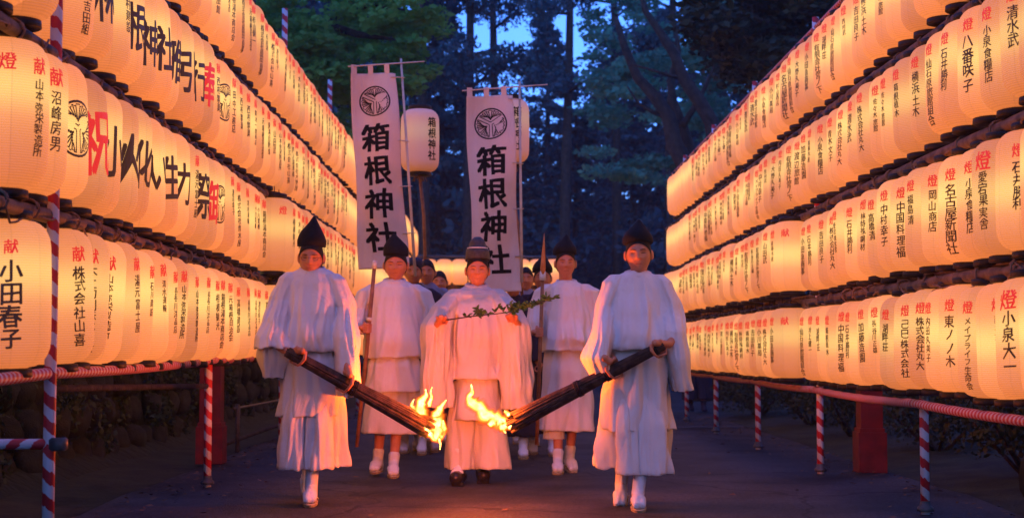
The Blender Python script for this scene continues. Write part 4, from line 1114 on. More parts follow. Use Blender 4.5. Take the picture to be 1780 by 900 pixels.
torch(T1a, T1b, .034, .068, 'dark reed torch held by the man on the left, burning at its tip', [.46])
torch(T2a, T2b, .032, .066, 'dark reed torch held by the man on the right, burning at its tip', [.04, .36, .55])

def flame_mat(name, col, s, alpha=1.0):
    m, t, b = newmat(name); out = t.nodes['Material Output']
    em = N(t, 'ShaderNodeEmission'); em.inputs[0].default_value = (*col, 1)
    tc = N(t, 'ShaderNodeTexCoord'); no = N(t, 'ShaderNodeTexNoise'); no.inputs['Scale'].default_value = 22; no.inputs['Detail'].default_value = 3
    t.links.new(tc.outputs['Object'], no.inputs['Vector'])
    em.inputs[1].default_value = s
    if alpha < 1:
        tr = N(t, 'ShaderNodeBsdfTransparent'); mx = N(t, 'ShaderNodeMixShader')
        f = math_n(t, 'MULTIPLY', no.outputs['Fac'], 2 * alpha); f = math_n(t, 'MINIMUM', f, 1.0)
        t.links.new(f, mx.inputs[0]); t.links.new(tr.outputs[0], mx.inputs[1]); t.links.new(em.outputs[0], mx.inputs[2]); t.links.new(mx.outputs[0], out.inputs[0])
        m.cycles.emission_sampling = 'NONE'
    else:
        st = math_n(t, 'MULTIPLY_ADD', no.outputs['Fac'], s * 1.2, s * .4); t.links.new(st, em.inputs[1]); t.links.new(em.outputs[0], out.inputs[0])
    t.nodes.remove(b)
    return m
M['flame_core'] = flame_mat('flame_core', (1, .36, .08), 22)
for i_, (cl_, st_, al_) in enumerate((((1, .44, .10), 4.0, .55), ((1, .34, .05), 2.4, .42), ((1, .24, .02), 1.4, .32), ((1, .16, .010), .9, .22), ((1, .10, .005), .6, .13))):
    M['flame_%d' % i_] = flame_mat('flame_veil', cl_, st_, al_)
def tongue(mb, pts, d, grow=1.0, seed=0., org=None):
    n = 16; P3 = []; rr = []
    K = [(i / (len(pts) - 1), p[0], p[1], p[2]) for i, p in enumerate(pts)]
    m = 26
    for j in range(m + 1):
        x, y, r = ip(K, j / m)
        q = P(x, y, d) + V((0, .05 * math.sin(j * .3 + seed), 0)) - org
        P3.append(q); rr.append(max(.0015, r * S(d) * (grow if r > 2 else 1 + (grow - 1) * .4)))
    vs = []; fs = []; u = None
    for j, p in enumerate(P3):
        dd_ = (P3[min(j + 1, m)] - P3[max(0, j - 1)]).normalized(); u0 = V((0, 1, 0)); v = dd_.cross(u0).normalized(); u = v.cross(dd_)
        for k in range(n):
            a = 2 * math.pi * k / n; q = p + (v * math.cos(a) + u * .7 * math.sin(a)) * rr[j] * (1 + .75 * noise.noise(V((math.cos(a) * 1.3 + seed, math.sin(a) * 1.3, j * .42))))
            vs.append(q)
    for j in range(m):
        for k in range(n): fs.append((j * n + k, j * n + (k + 1) % n, (j + 1) * n + (k + 1) % n, (j + 1) * n + k))
    fs.append(tuple(range(n))[::-1]); fs.append(tuple(range(m * n, m * n + n))); mb.add(vs, fs)
def flame(tongues, d, label):
    org = P(tongues[0][0][0], tongues[0][0][1], d)
    root = empty('flame', org, label=label, cat='flame', group='torch flames')
    for nm, gr, mt, off in [('flame_core', .50, 'flame_core', 0)] + [('flame_veil', g_, 'flame_%d' % i_, 0) for i_, g_ in enumerate((.68, .82, .97, 1.15, 1.40))]:
        mb = MB()
        for i, tg in enumerate(tongues): tongue(mb, tg, d + off, gr, i * 3.7, org)
        fo = mb.build(nm, M[mt], root); fo.visible_shadow = False      # fire casts no shadow
    ld = bpy.data.lights.new('fire_light', 'POINT'); ld.energy = 46; ld.color = (1, .13, .016); ld.shadow_soft_size = .05
    lo = bpy.data.objects.new('fire_light', ld); COL.objects.link(lo); lo.parent = root
    mid_ = tongues[0][len(tongues[0]) // 2]; lo.location = P(mid_[0], mid_[1], d) - org
    return root
flame([[(752, 756, 5), (744, 745, 12), (735, 730, 13), (731, 714, 12), (733, 698, 8), (741, 688, 4), (739, 676, .8)],
       [(757, 760, 5), (762, 748, 10), (760, 732, 12), (757, 722, 8), (766, 708, 5), (776, 694, .8)],
       [(730, 735, 5), (722, 722, 7), (712, 712, 4), (704, 706, .8)], [(748, 752, 5), (757, 762, 6), (766, 758, 5), (772, 742, 5), (770, 730, 1)],
       [(763, 760, 3), (765, 768, 2), (765, 780, .6)], [(722, 716, 3), (716, 704, 2.5), (719, 694, .6)], [(746, 704, 4), (750, 692, 3), (748, 682, 1.6), (752, 672, .5)]], DT, 'orange and white flame with two tongues on the left torch')
flame([[(886, 742, 6), (872, 733, 12), (858, 728, 13), (845, 720, 12), (834, 708, 12), (822, 700, 11), (815, 692, 5), (821, 682, 4), (819, 668, .8)],
       [(880, 738, 5), (872, 742, 7), (876, 748, 3), (879, 751, .8)], [(862, 730, 7), (852, 736, 5), (848, 737, 1)], [(884, 720, 4), (879, 716, 3), (877, 713, .8)]], d5 - .10, 'long orange and white flame streaming left from the right torch')

# ------------------------------------------------------------------ staff, spear, sprig
root = empty('staff', st1a, label='red brown wooden staff held upright by the stout man on the left', cat='staff')
mb = MB(); D = st1b - st1a; mb.tube([V((0, 0, 0)), D * .5 + V((.004, 0, 0)), D], [.015, .016, .015], 12); mb.build('shaft', M['staff'], root)
mb = MB(); mb.tube([D * .985, D * 1.03], [.019, .017], 12); mb.build('tip_wrap', M['binding'], root)
mb = MB(); mb.tube([D * .695, D * .715], .022, 12); mb.build('grip_wrap', M['binding'], root)
root = empty('spear', sp1a, label='upright orange wooden spear with pointed blade held beside the tall young man', cat='spear')
D = sp1b - sp1a
mb = MB(); mb.tube([V((0, 0, 0)), D * .80], .0145, 12); mb.build('shaft', M['staff'], root)
mb = MB(); mb.tube([D * .80, D * .83, D * .86, D * .93, D], [.030, .040, .036, .02, .002], 10, flat=.55); mb.build('blade', M['spear'], root)
mb = MB(); mb.tube([D * .775, D * .79, D * .82], [.03, .034, .028], 12, flat=.8); mb.build('binding', M['binding'], root)
sa, sb = P(776, 556, d3 - .40), P(972, 514, d3 - .44)
root = empty('leafy_sprig', sa, label='thin green leafy sprig held across the chest by the priest', cat='branch')
mb = MB(); D = sb - sa; sag_ = lambda t: V((0, 0, .010 * math.sin(t * 7) - .13 * t * (1 - t)))
tw = [D * t + sag_(t) for t in np.linspace(0, 1, 14)]
mb.tube(tw, [.006 - .004 * t for t in np.linspace(0, 1, 14)], 6); ends = []
random.seed(3)
for k in range(22):
    t = random.uniform(.08, .92); b0 = D * t + sag_(t); e = b0 + V((random.uniform(-.05, .06), random.uniform(-.04, .04), random.uniform(.01, .06))); mb.tube([b0, (b0 + e) / 2 + V((0, 0, -.006)), e], .002, 5); ends.append((b0, e))
mb.build('twig', M['bark'], root)
mb = MB()
def leaf(mb, p, dr, ln, wd, nrm):
    dr = dr.normalized(); s = dr.cross(nrm).normalized(); nn = s.cross(dr)
    v = [p, p + dr * ln * .3 + s * wd * .5 + nn * .004, p + dr * ln * .7 + s * wd * .4 + nn * .004, p + dr * ln, p + dr * ln * .7 - s * wd * .4 + nn * .004, p + dr * ln * .3 - s * wd * .5 + nn * .004, p + dr * ln * .5 - nn * .002]
    mb.add(v, [(0, 1, 6), (1, 2, 6), (2, 3, 6), (3, 4, 6), (4, 5, 6), (5, 0, 6)])
for b0, e in ends:
    for q in range(8):
        p = b0.lerp(e, random.uniform(.1, 1)); leaf(mb, p, V((random.uniform(-1, 1), random.uniform(-.6, .3), random.uniform(-.3, 1))), random.uniform(.025, .045), .018, V((random.uniform(-1, 1), -1, random.uniform(-1, 1))))
for q in range(26):
    t = random.uniform(.55, .8); p = D * t + sag_(t); leaf(mb, p, V((random.uniform(-1, 1), -.4, random.uniform(-.6, 1))), random.uniform(.03, .05), .024, V((random.uniform(-.5, .5), -1, random.uniform(-.5, .5))))
for q in range(10):
    t = random.uniform(.85, 1.0); leaf(mb, D * t + sag_(t), V((1, random.uniform(-.3, .3), random.uniform(-.4, .7))), .04, .014, V((0, -1, .2)))
mb.build('foliage', M['leaf_sprig'], root, smooth=False, kind='stuff')

# ------------------------------------------------------------------ banners
def banner(c, d, label, polepx, rod, foot):
    """c: corner pixels tl, tr, bl, br"""
    root = empty('banner', (P(*foot, d)), label=label, cat='banner', group='tall shrine banners'); org = V(root.location)
    cs = [P(x, y, d) for x, y in c]
    def at(u, v, off=0.):
        p = cs[0].lerp(cs[1], u).lerp(cs[2].lerp(cs[3], u), v)
        yy = .045 * math.sin(v * 7 + u * 2.6) + .034 * math.sin(u * 6 + v * 3 + c[0][0]) + .025 * noise.noise(V((u * 2, v * 5, c[0][0])))
        return p + V((.010 * math.sin(v * 9 + c[0][0]) * (u - .5) * 2, yy - off, .012 * math.sin(u * 3.1) * (1 - v))) - org
    nu, nv = 24, 90; vs = []; fs = []
    for j in range(nv + 1):
        for i in range(nu + 1): vs.append(at(i / nu, j / nv))
    for j in range(nv):
        for i in range(nu):
            a = j * (nu + 1) + i; fs.append((a, a + nu + 1, a + nu + 2, a + 1))
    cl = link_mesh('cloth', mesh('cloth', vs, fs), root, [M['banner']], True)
    so = cl.modifiers.new('t', 'SOLIDIFY'); so.thickness = .002; so.offset = 1
    # hanging tabs on the rod and side ties
    W = (cs[1] - cs[0]).length; H = (cs[2] - cs[0]).length
    for u in (.0, .36, .74):
        mb = MB(); hgt = .075
        a = at(u + .015, .0); b = at(u + .13, 0.); up = (cs[0] - cs[2]).normalized() * hgt
        mb.add([a + V((0, -.004, -.01)), b + V((0, -.004, -.01)), b + up + V((0, -.014, 0)), a + up + V((0, -.014, 0)), a + up + V((0, .012, .0)), b + up + V((0, .012, 0)), b + V((0, .006, -.01)), a + V((0, .006, -.01))],
               [(0, 1, 2, 3), (3, 2, 5, 4), (4, 5, 6, 7)])
        mb.build('tab', M['banner'], root, smooth=False)
    pt, pb = [P(x, y, d + .02) - org for x, y in polepx]
    for v in (.0, .33, .56, .80):
        mb = MB(); a = at(.99, v + .02) ; t = max(0, min(1, (a.z - pt.z) / (pb.z - pt.z))); b = pt.lerp(pb, t)
        mb.tube([a + V((-.04, -.006, 0)), a + V((0, -.006, 0)), b + V((0, -.02, 0)), b + V((.02, 0, 0))], .013, 6, flat=.35)
        mb.build('tie', M['whitepole'], root)
    mb = MB(); mb.tube([pt + V((0, 0, .03)), pt.lerp(pb, .5), pb], [.010, .012, .014], 10); mb.build('pole', M['whitepole'], root)
    r0, r1 = [P(x, y, d) - org for x, y in rod]; mb = MB(); mb.tube([r0, r0.lerp(r1, .5), r1], [.006, .007, .005], 8); mb.build('cross_rod', M['whitepole'], root)
    # crest and lettering follow the cloth
    asp = H / W; polys = crest_items(.5, 0, .34, 36); vs = []; fs = []
    for p in polys:
        b_ = len(vs)
        for x, z in p: vs.append(at(x, .145 - z / asp, .0035))
        fs.append((b_, b_ + 1, b_ + 2, b_ + 3)[::-1])
    link_mesh('crest', mesh('crest', vs, fs), root, [M['ink']], False)
    txt = '箱根神社'; its = []
    for i, ch in enumerate(txt): its.append((ch, .49, -(.335 + .168 * i) * asp, .66, .95, 0, .036))
    bm = flat_text(its, .08)
    for v in bm.verts: v.co = at(v.co.x, -v.co.y / asp, .0035 + v.co.z)
    me = bpy.data.meshes.new('lettering'); bm.to_mesh(me); bm.free()
    link_mesh('lettering', me, root, [M['ink']], False)
    return root
banner([(609, 128), (688, 128), (624, 468), (710, 466)], 13.6, 'left white banner with round crest and large 箱根神社, behind the stout man', [(697, 108), (722, 480)], [(605, 116), (738, 107)], (722, 480))
banner([(810, 168), (892, 166), (823, 508), (905, 506)], 13.7, 'right white banner with round crest and large 箱根神社, behind the priest', [(903, 148), (907, 490)], [(803, 158), (952, 147)], (907, 490))
# lanterns carried on poles
shrine_txt = None
def carried(px, py, d, ang, label, polefoot, sc_=1.0):
    bm = flat_text([(ch, 0, .165 - .108 * i, .105, .95, 0, .025) for i, ch in enumerate('箱根神社')], .05)
    for v in bm.verts:
        x, z = v.co.x, v.co.y; r = prof_r(max(-1, min(1, z / LH))) + .0022 + v.co.z; v.co = V((r * math.cos(x / LR), r * math.sin(x / LR), z))
    me = bpy.data.meshes.new('lettering'); bm.to_mesh(me); bm.free(); me.materials.append(M['ink'])
    p = P(px, py, d); root = lantern(p, ang, me, label, 'paper lanterns carried on poles', True, False)
    root.scale = (sc_,) * 3
    q = P(*polefoot, d + .05) - p
    mb = MB(); mb.tube([V((0, 0, -LH - .03)), q * .5 + V((.01, 0, -.1)), q + V((0, 0, -.3))], .016, 8); mb.build('pole', M['staff'], root)
    mb = MB(); 
    for k in range(12):
        a = random.uniform(0, 6.28); mb.tube([V((.03 * math.cos(a), .03 * math.sin(a), -LH - .03)), V((.06 * math.cos(a), .06 * math.sin(a), -LH - .05)), V((.08 * math.cos(a), .08 * math.sin(a), -LH - .09))], .004, 5)
    mb.build('tassel', M['wire'], root)
    return root
carried(730, 245, 15.2, -R(90) + R(42), 'round ended white lantern lettered 箱根神社 raised on a pole beside the left banner', (738, 470))
carried(886, 228, 15.0, -R(90) + R(22), 'white lantern lettered 箱根神社 on a pole, half behind the right banner', (930, 520))

# ------------------------------------------------------------------ left stone wall, bushes, boulder
random.seed(33)
wall = empty('retaining_wall', (-3.4, 5, 0), label='low mossy rubble retaining wall in the dark behind the left rack', cat='wall')
mb = MB(); mb.box((-.30, 14, .75), (.22, 18, .78)); mb.build('backing', M['earth'], wall, smooth=False)
stones = []
for v_ in range(7):
    bm = bmesh.new(); bmesh.ops.create_icosphere(bm, subdivisions=2, radius=.5)
    for vv in bm.verts:
        n_ = noise.noise(vv.co * 2.2 + V((v_ * 5, 0, 0))); vv.co = vv.co * (1 + .28 * n_); vv.co.x *= .62
        vv.co.z = max(-.40, min(.40, vv.co.z)); vv.co.y = max(-.44, min(.44, vv.co.y))
    me = bpy.data.meshes.new('stone'); bm.to_mesh(me); bm.free(); me.materials.append(M['stone']); me.polygons.foreach_set('use_smooth', [True] * len(me.polygons)); stones.append(me)
z = .12; nst = 0
while z < 1.5:
    h = random.uniform(.22, .30); y = 1.5 + random.uniform(0, .3)
    while y < 24 and nst < 290:
        wd = random.uniform(.28, .55); o = bpy.data.objects.new('stone', random.choice(stones)); COL.objects.link(o); o.parent = wall
        o.location = (-.06 + random.uniform(-.05, .05) - z * .08, y + wd / 2, z + random.uniform(-.03, .03)); o.scale = (.35, wd * 1.12, h * 1.25); o.rotation_euler = (random.uniform(-.15, .15), random.uniform(-.1, .1), random.uniform(-.1, .1))
        y += wd; nst += 1
    z += h
def leaf_cloud(n, centers, radii, size, flatz=1.0, seed=0, hollow=.35, up=.0):
    """numpy leaf quads scattered in ellipsoids; returns verts, faces"""
    rg = np.random.RandomState(seed); centers = np.array(centers, float); radii = np.array(radii, float)
    wgt = radii[:, 0] * radii[:, 1] * radii[:, 2]; wgt = wgt ** .7; wgt /= wgt.sum()
    idx = rg.choice(len(centers), n, p=wgt)
    dirs = rg.normal(size=(n, 3)); dirs /= np.linalg.norm(dirs, axis=1)[:, None]; rad = (hollow + (1 - hollow) * rg.rand(n)) ** .6
    pos = centers[idx] + dirs * rad[:, None] * radii[idx]
    a = rg.normal(size=(n, 3)); a[:, 2] *= flatz; a /= np.linalg.norm(a, axis=1)[:, None]
    b = np.cross(a, rg.normal(size=(n, 3)) * np.array([1, 1, 1 + up])); b /= np.linalg.norm(b, axis=1)[:, None] + 1e-9
    s = size * (.6 + .8 * rg.rand(n))[:, None]
    q = np.stack([pos - a * s * .5, pos + b * s * .28, pos + a * s * .5, pos - b * s * .28], 1).reshape(-1, 3)
    return q
def quads_mesh(name, q):
    n = len(q) // 4; me = bpy.data.meshes.new(name); me.vertices.add(n * 4); me.vertices.foreach_set('co', q.astype(np.float32).ravel())
    me.loops.add(n * 4); me.loops.foreach_set('vertex_index', np.arange(n * 4, dtype=np.int32)); me.polygons.add(n)
    me.polygons.foreach_set('loop_start', np.arange(0, n * 4, 4, dtype=np.int32)); me.polygons.foreach_set('loop_total', np.full(n, 4, np.int32)); me.update(); me.validate(); return me
def shrub(name, loc, rx, ry, rz, n, mat, label, seed, size=.05, group='clipped shrubs behind the right rack'):
    root = empty(name, loc, label=label, cat='shrub', group=group)
    rg = random.Random(seed); cs = []; rs = []
    for k in range(16):
        a = rg.uniform(0, 6.28); q = rg.uniform(0, .6); cs.append((math.cos(a) * rx * q, math.sin(a) * ry * q, rz * rg.uniform(.35, .85))); rs.append((rx * rg.uniform(.35, .55), ry * rg.uniform(.35, .55), rz * rg.uniform(.25, .4)))
    link_mesh('crown', quads_mesh('crown', leaf_cloud(n, cs, rs, size, seed=seed)), root, [mat], False)
    mb = MB()
    for k in range(7):
        a = k * .9; mb.tube([(.04 * math.cos(a), .04 * math.sin(a), 0), (.4 * rx * math.cos(a), .4 * ry * math.sin(a), rz * .4), (.7 * rx * math.cos(a), .7 * ry * math.sin(a), rz * .75)], [.02, .012, .005], 6)
    mb.build('stem', M['bark'], root)
    return root
pos = [(3.75, 22.6, .75, 'rounded dark shrub farthest along the right verge'), (3.95, 19.8, .85, 'dark shrub behind the right rack, second from the far end'), (3.9, 17.2, .8, 'low dark shrub left of the vermilion post on the right'), (4.1, 14.6, .9, 'dark shrub just behind the vermilion post on the right'), (3.95, 11.6, .85, 'leafy dark shrub right of the vermilion post'), (4.05, 9.2, .9, 'nearest dark shrub behind the last right post')]
for k, (x, y, r_, lb) in enumerate(pos): shrub('shrub', (x, y, .02), r_, r_ * 1.5, .75 + .12 * (k % 3), 4500, M['bush'], lb, 60 + k)
for k, (y, lb) in enumerate(((8.6, 'fern like shrub on top of the near wall behind the left rack'), (11.8, 'dark shrub on the left wall beside the second post'), (15.4, 'dark shrub on the left wall past the vermilion post'), (19.5, 'far dark shrub on the left wall'))): shrub('shrub', (-3.75, y, 1.45), .7, 1.7, .8, 4500, M['bush'], lb, 80 + k, group='shrubs on the left wall')
bm = bmesh.new(); bmesh.ops.create_icosphere(bm, subdivisions=4, radius=.5)
for vv in bm.verts: vv.co = vv.co * (1 + .25 * noise.noise(vv.co * 2.5) + .05 * noise.noise(vv.co * 9)); vv.co.z *= .75
me = bpy.data.meshes.new('boulder'); bm.to_mesh(me); bm.free()
o = link_mesh('boulder', me, None, [M['stone']], True, label='rounded dark boulder at the right edge of the road', cat='boulder'); o.location = (3.55, 9.3, .2); o.scale = (.8, .9, 1.1)
# pale pipe fence behind the left rack
root = empty('pipe_fence', (-2.55, 15.5, 0), label='thin grey pipe barrier on the verge behind the left torch bearer', cat='fence')
uv_tube('pipe', (0, -.6, .42), (.1, 6, .40), .013, M['metal'], root); uv_tube('pipe', (-.15, -1.5, .06), (.25, 4.5, .22), .022, M['bark'], root)
for y in (-.5, 5.8): uv_tube('stake', (.02, y, 0), (.02, y, .46), .022, M['metal'], root)

# ------------------------------------------------------------------ trees
def cedar_mesh(seed, H=24, z0=3.0, rmax=3.6, n=19000):
    rg = random.Random(seed); cs = []; rs = []; mb = MB()
    mb.tube([(0, 0, -1.5), (.05, 0, 2), (.1, .05, H * .5), (.05, .1, H)], [.42, .36, .22, .04], 10)
    z = z0
    while z < H:
        f = 1 - (z - z0) / (H - z0) ; L = rmax * (f ** .8) + .5
        for k in range(5):
            a = rg.uniform(0, 6.28); l = L * rg.uniform(.6, 1.05); e = V((math.cos(a) * l, math.sin(a) * l, z - .28 * l + rg.uniform(-.3, .3)))
            mb.tube([(0, 0, z), (e.x * .5, e.y * .5, z + .05 * l), e], [.05, .035, .012], 5)
            for q in (.45, .75, 1.0):
                c = V((0, 0, z)).lerp(e, q); cs.append(tuple(c)); rs.append((.62 * rg.uniform(.6, 1.2), .62 * rg.uniform(.6, 1.2), .30 * rg.uniform(.7, 1.3)))
        z += rg.uniform(.65, .95)
    q = leaf_cloud(n, cs, rs, .30, flatz=1.6, seed=seed, hollow=0)
    cm = quads_mesh('crown', q); cm.materials.append(M['cedar']); tm = mesh('trunk', mb.v, mb.f); tm.materials.append(M['bark']); tm.polygons.foreach_set('use_smooth', [True] * len(tm.polygons))
    return tm, cm
ced = [cedar_mesh(100 + k, 24 + 2 * k, 1.2 + .8 * k, 3.4 + .2 * k) for k in range(4)]
def put_tree(name, k, loc, rz, s, label, group, meshes):
    root = empty(name, loc, rz, label=label, cat='tree', group=group); root.scale = (s[0], s[0], s[1])
    for nm, me in zip(('trunk', 'crown'), meshes):
        o = bpy.data.objects.new(nm, me); COL.objects.link(o); o.parent = root
random.seed(91)
# photo x of each trunk, depth
cedl = [(640, 44), (700, 52), (763, 47), (812, 58), (872, 60), (905, 46), (950, 62), (1000, 50), (1060, 63), (1105, 56), (1150, 64), (1205, 54), (1262, 60), (1330, 52), (1400, 60), (590, 56), (530, 50), (470, 58), (400, 48), (320, 55), (230, 50), (1480, 54), (1560, 60), (1660, 52), (1750, 58), (130, 56), (40, 50)]
gaps = {763: -60, 812: 215, 872: 240, 905: 230, 950: 90, 1000: 180, 1060: 200, 1105: 150, 1150: 120, 1205: 130, 1262: 20, 700: 30}
order = sorted(range(len(cedl)), key=lambda i: cedl[i][0]); rankd = {i: r for r, i in enumerate(order)}
for i, (px, d) in enumerate(cedl):
    p = P(px, 608, d); s = random.uniform(.8, 1.1)
    yt = gaps.get(px)
    s = s if yt is None else s * .62
    sz = s if yt is None else (.98 + (608 - yt) * d / F) / (24 + 2 * (i % 4))
    put_tree('cedar_tree', i, (p.x, d, ground_z(p.x, d)), random.uniform(0, 6), (s, sz), 'tall dark blue cedar in the forest, %s from the left' % ordw(rankd[i] + 1), 'cedars of the forest behind', ced[i % 4])
# cedars added out of view, beside and behind the viewpoint, to block front skylight
near = [(-9.5, -6), (-5.5, -14), (0.5, -17), (6, -13), (9.5, -5), (-10, 4), (10.5, 4), (11, 14), (14, 38)]
wh = ['behind the viewpoint on the left', 'far behind the viewpoint left of the road', 'behind the viewpoint at the road', 'far behind the viewpoint right of the road', 'behind the viewpoint on the right',
      'left of the road nearest the viewpoint', 'right of the road nearest the viewpoint', 'right of the road behind the right rack', 'right of the road where the forest begins']
for i, (x, y) in enumerate(near):
    put_tree('cedar_tree', i, (x, y, ground_z(x, y)), i * 1.3, (1.15, 1.0), 'tall cedar added to screen the sky ' + wh[i], 'cedars added to screen the sky', ced[(i * 3 + 1) % 4])
# undergrowth between the trunks
cs = []; rs = []; rg = random.Random(4)
for k in range(260):
    x = rg.uniform(-24, 26); y = rg.uniform(41, 60); 
    cs.append((x, y, ground_z(x, y) + rg.uniform(.4, 4.5))); rs.append((1.3, .8, .9))
for k in range(230):
    x = rg.uniform(-30, 30); y = rg.uniform(62, 72); cs.append((x, y, rg.uniform(1.5, 10.5))); rs.append((2.0, 1.2, 1.3))
link_mesh('undergrowth', quads_mesh('undergrowth', leaf_cloud(130000, cs, rs, .30, seed=5)), None, [M['cedar']], False, kind='stuff', label='dark undergrowth filling the forest floor behind the road')
def broadleaf(name, label, loc, limbs, clumps, n, size, mat, seed, flat=.3, group=None):
    """limbs: list of (points, r0, r1) in world space; clumps: (centre, radii)"""
    root = empty(name, loc, label=label, cat='tree', group=group); o_ = V(loc)
    mb = MB()
    for pts, r0, r1 in limbs:
        m = len(pts); mb.tube([V(p) - o_ for p in pts], [r0 + (r1 - r0) * i / (m - 1) for i in range(m)], 8)
    mb.build('trunk', M['bark'], root)
    link_mesh('crown', quads_mesh('crown', leaf_cloud(n, [tuple(V(c) - o_) for c, r in clumps], [r for c, r in clumps], size, flatz=flat, seed=seed, hollow=.1)), root, [mat], False)
    return root
def clump_px(x0, x1, y0, y1, d0, d1, k, r, seed, flatr=.45, keep=None):
    rg = random.Random(seed); out = []
    while len(out) < k:
        x = rg.uniform(x0, x1); y = rg.uniform(y0, y1)
        if keep and not keep(x, y): continue
        rr = r * rg.uniform(.6, 1.3); out.append((P(x, y, rg.uniform(d0, d1)), (rr, rr, rr * flatr)))
    return out
def inside_left(x, y): return y < 250 - max(0, x - 640) * 1.2 and y < 120 + (x - 440) * .75 if x > 440 else y < 150
base = V((-6.2, 27, .3))
top = [P(500, -120, 27), P(560, 40, 26), P(620, 60, 25.5), P(690, 70, 25), P(560, 150, 26), P(640, 190, 25.5)]
limbs = [([base, V((-6.0, 27, 4)), P(470, -40, 27)], .30, .16), ([P(470, -40, 27), top[0], P(520, -300, 27)], .16, .05), ([V((-6.0, 27, 4)), top[1], top[2], top[3]], .14, .02), ([V((-6.0, 27, 4)), top[4], top[5]], .12, .02), ([top[1], P(640, 10, 25), P(720, 20, 25)], .06, .015)]
broadleaf('maple_tree', 'bright green maple spreading over the left rack toward the banners', tuple(base), limbs, clump_px(420, 745, -60, 250, 24, 28, 120, .42, 8, .30, inside_left), 22000, .13, M['maple_green'], 9)
# right maple: dark crooked stems
b2 = P(1215, 560, 30); b2.z = 0
PP = lambda pts, d: [P(x, y, d) for x, y in pts]
limbs = [([b2] + PP([(1212, 400), (1195, 292), (1172, 250), (1163, 205), (1140, 170), (1108, 135), (1085, 80), (1070, 30)], 30), .24, .05),
         ([b2 + V((.2, .2, 0))] + PP([(1225, 380), (1206, 280), (1186, 220), (1170, 178), (1165, 140), (1180, 90), (1170, 20)], 30.4), .17, .03),
         ([b2 + V((.5, .1, 0))] + PP([(1262, 380), (1238, 215), (1215, 175), (1190, 140), (1172, 95), (1150, 60), (1122, 20), (1110, -30)], 29.6), .19, .045),
         (PP([(1186, 220), (1205, 190), (1222, 160), (1240, 120), (1250, 60)], 30.2), .07, .02), (PP([(1163, 205), (1135, 195), (1110, 180), (1090, 150)], 30), .06, .015), (PP([(1190, 140), (1160, 130), (1120, 118), (1090, 110)], 29.6), .04, .012)]
broadleaf('maple_tree', 'blue green maple with crooked dark stems above the end of the right rack', tuple(b2), limbs, clump_px(1030, 1290, -40, 330, 31.2, 36, 85, .55, 12, .30, lambda x, y: abs(x - 1175) > 15 or y < 120), 13000, .14, M['maple_teal'], 13)
b3 = V((5.6, 24, .5))
limbs = [([b3, V((5.4, 24, 4)), P(1420, 20, 23), P(1380, -150, 23)], .26, .08), ([P(1450, 150, 23.5), P(1370, 60, 22.5), P(1290, 20, 22)], .09, .02), ([P(1420, 20, 23), P(1340, -10, 22), P(1240, -20, 22)], .08, .02), ([P(1450, 150, 23.5), P(1370, 130, 22.5), P(1300, 105, 22)], .07, .015)]
broadleaf('oak_tree', 'near black leafy tree overhanging the right rack at the top of the picture', tuple(b3), limbs, clump_px(1215, 1640, -120, 170, 21, 25.5, 110, .48, 17, .5, lambda x, y: y < 165 - max(0, x - 1330) * .2 and y < 60 + (x - 1215) * 1.1), 26000, .13, M['dark_leaf'], 19)

def tall_sparse(px, d, lean, seed, label, n=4200):
    """bare trunked tree whose thin high crown lets the sky through"""
    b = P(px, 608, d); b.z = ground_z(b.x, d) - .2
    rg = random.Random(seed); trunk = [b, P(px + lean * .4, 300, d), P(px + lean * .8, 120, d), P(px + lean, -60, d), P(px + lean * 1.2, -260, d)]
    limbs = [(trunk, .17, .06)]; cl = []
    for k in range(13):
        y0 = rg.uniform(-120, 190); sx = rg.choice((-1, 1)); ln = rg.uniform(35, 105); a = P(px + lean * (.4 + .6 * (300 - y0) / 360), y0, d)
        e = P(px + lean + sx * ln, y0 - rg.uniform(-10, 50), d + rg.uniform(-2, 2)); m_ = a.lerp(e, .5) + V((0, 0, rg.uniform(0, .3)))
        limbs.append(([a, m_, e], .05, .012))
        for q in (.35, .55, .75, .95, 1.05):
            c = a.lerp(e, q) + V((rg.uniform(-.3, .3), rg.uniform(-.5, .5), rg.uniform(-.35, .3))); rr = rg.uniform(.3, .62); cl.append((c, (rr, rr, rr * .5)))
    broadleaf('forest_tree', label, tuple(b), limbs, cl, int(n * 1.5), .13, M['cedar'], seed, 1.0, 'thin crowned trees against the sky')
tall_sparse(812, 42, 6, 201, 'thin crowned tree with straight dark trunk right of the left banner, against the sky')
tall_sparse(868, 46, -12, 202, 'thin crowned tree above the right banner, against the brightest sky gap', 3000)
tall_sparse(978, 43, 14, 203, 'thin crowned tree right of the right banner, against the sky')
tall_sparse(1075, 47, -8, 204, 'thin crowned tree left of the crooked maple, against the sky', 3600)
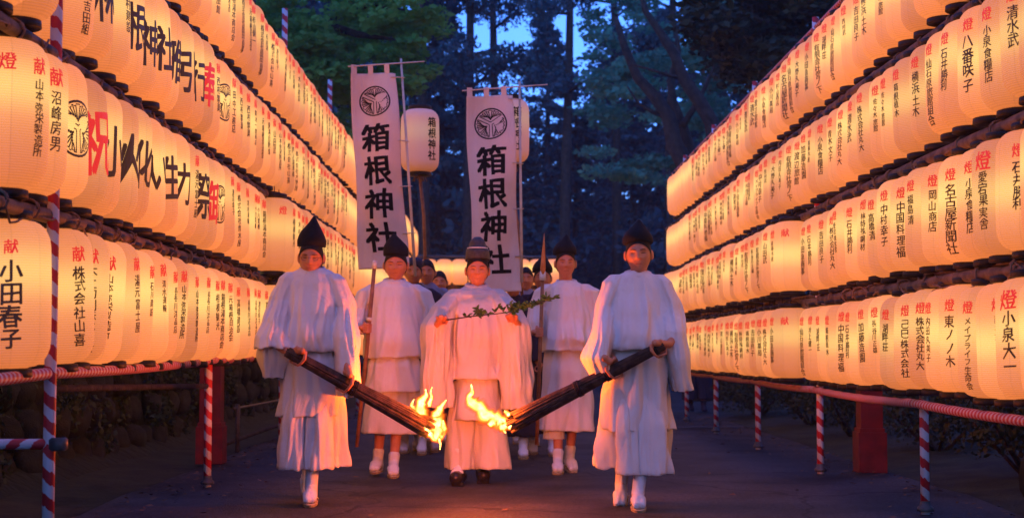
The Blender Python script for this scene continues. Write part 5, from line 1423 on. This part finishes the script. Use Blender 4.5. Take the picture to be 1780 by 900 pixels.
tall_sparse(1160, 45, 10, 205, 'thin crowned tree behind the crooked maple, against the sky')
tall_sparse(740, 40, -8, 206, 'thin crowned tree behind the raised lantern of the left banner', 6000)

rg = np.random.RandomState(3); n = 26000
cs = [(-3.36 - .1 * random.random(), random.uniform(3, 23), random.choice([random.uniform(.0, 1.6), random.uniform(1.1, 1.7)])) for k in range(260)]
link_mesh('creeper', quads_mesh('creeper', leaf_cloud(n, cs, [(.07, .32, .20)] * 260, .055, seed=44, hollow=0)), None, [M['bush']], False, kind='stuff', label='small leaved creeper covering the dark wall behind the left rack')

# ------------------------------------------------------------------ dusk haze
mb = MB(); mb.box((0, 45, 17.0), (70, 50, 22.0))
hm = bpy.data.materials.new('haze'); hm.use_nodes = True; t = hm.node_tree; t.nodes.clear()
pv_ = t.nodes.new('ShaderNodeVolumePrincipled'); pv_.inputs['Density'].default_value = HAZE; pv_.inputs['Color'].default_value = (.80, .86, 1, 1); pv_.inputs['Anisotropy'].default_value = 0
oo = t.nodes.new('ShaderNodeOutputMaterial'); t.links.new(pv_.outputs[0], oo.inputs['Volume'])
mb.build('haze', hm, smooth=False, kind='stuff', label='thin blue evening haze hanging between the trees')

# fallen leaves and grit along the road edges
rg = np.random.RandomState(8); q = []
for k in range(900):
    y = rg.uniform(8.5, 24); side = rg.rand()
    x = (-2.5 + abs(rg.normal()) * .35) if side < .45 else ((3.1 - abs(rg.normal()) * .35) if side < .85 else rg.uniform(-2.4, 3.0))
    a = rg.uniform(0, 6.28); l = rg.uniform(.012, .035); c_, s_ = math.cos(a) * l, math.sin(a) * l; z = .012
    q += [(x - c_, y - s_, z), (x - s_ * .5, y + c_ * .5, z + rg.uniform(0, .012)), (x + c_, y + s_, z + rg.uniform(0, .01)), (x + s_ * .5, y - c_ * .5, z)]
link_mesh('leaf_litter', quads_mesh('leaf_litter', np.array(q)), None, [noisy('dry_leaf', (.06, .035, .015), (.16, .10, .05), 12, .8, 0)], False, kind='stuff', label='dry fallen leaves scattered along the edges of the road')
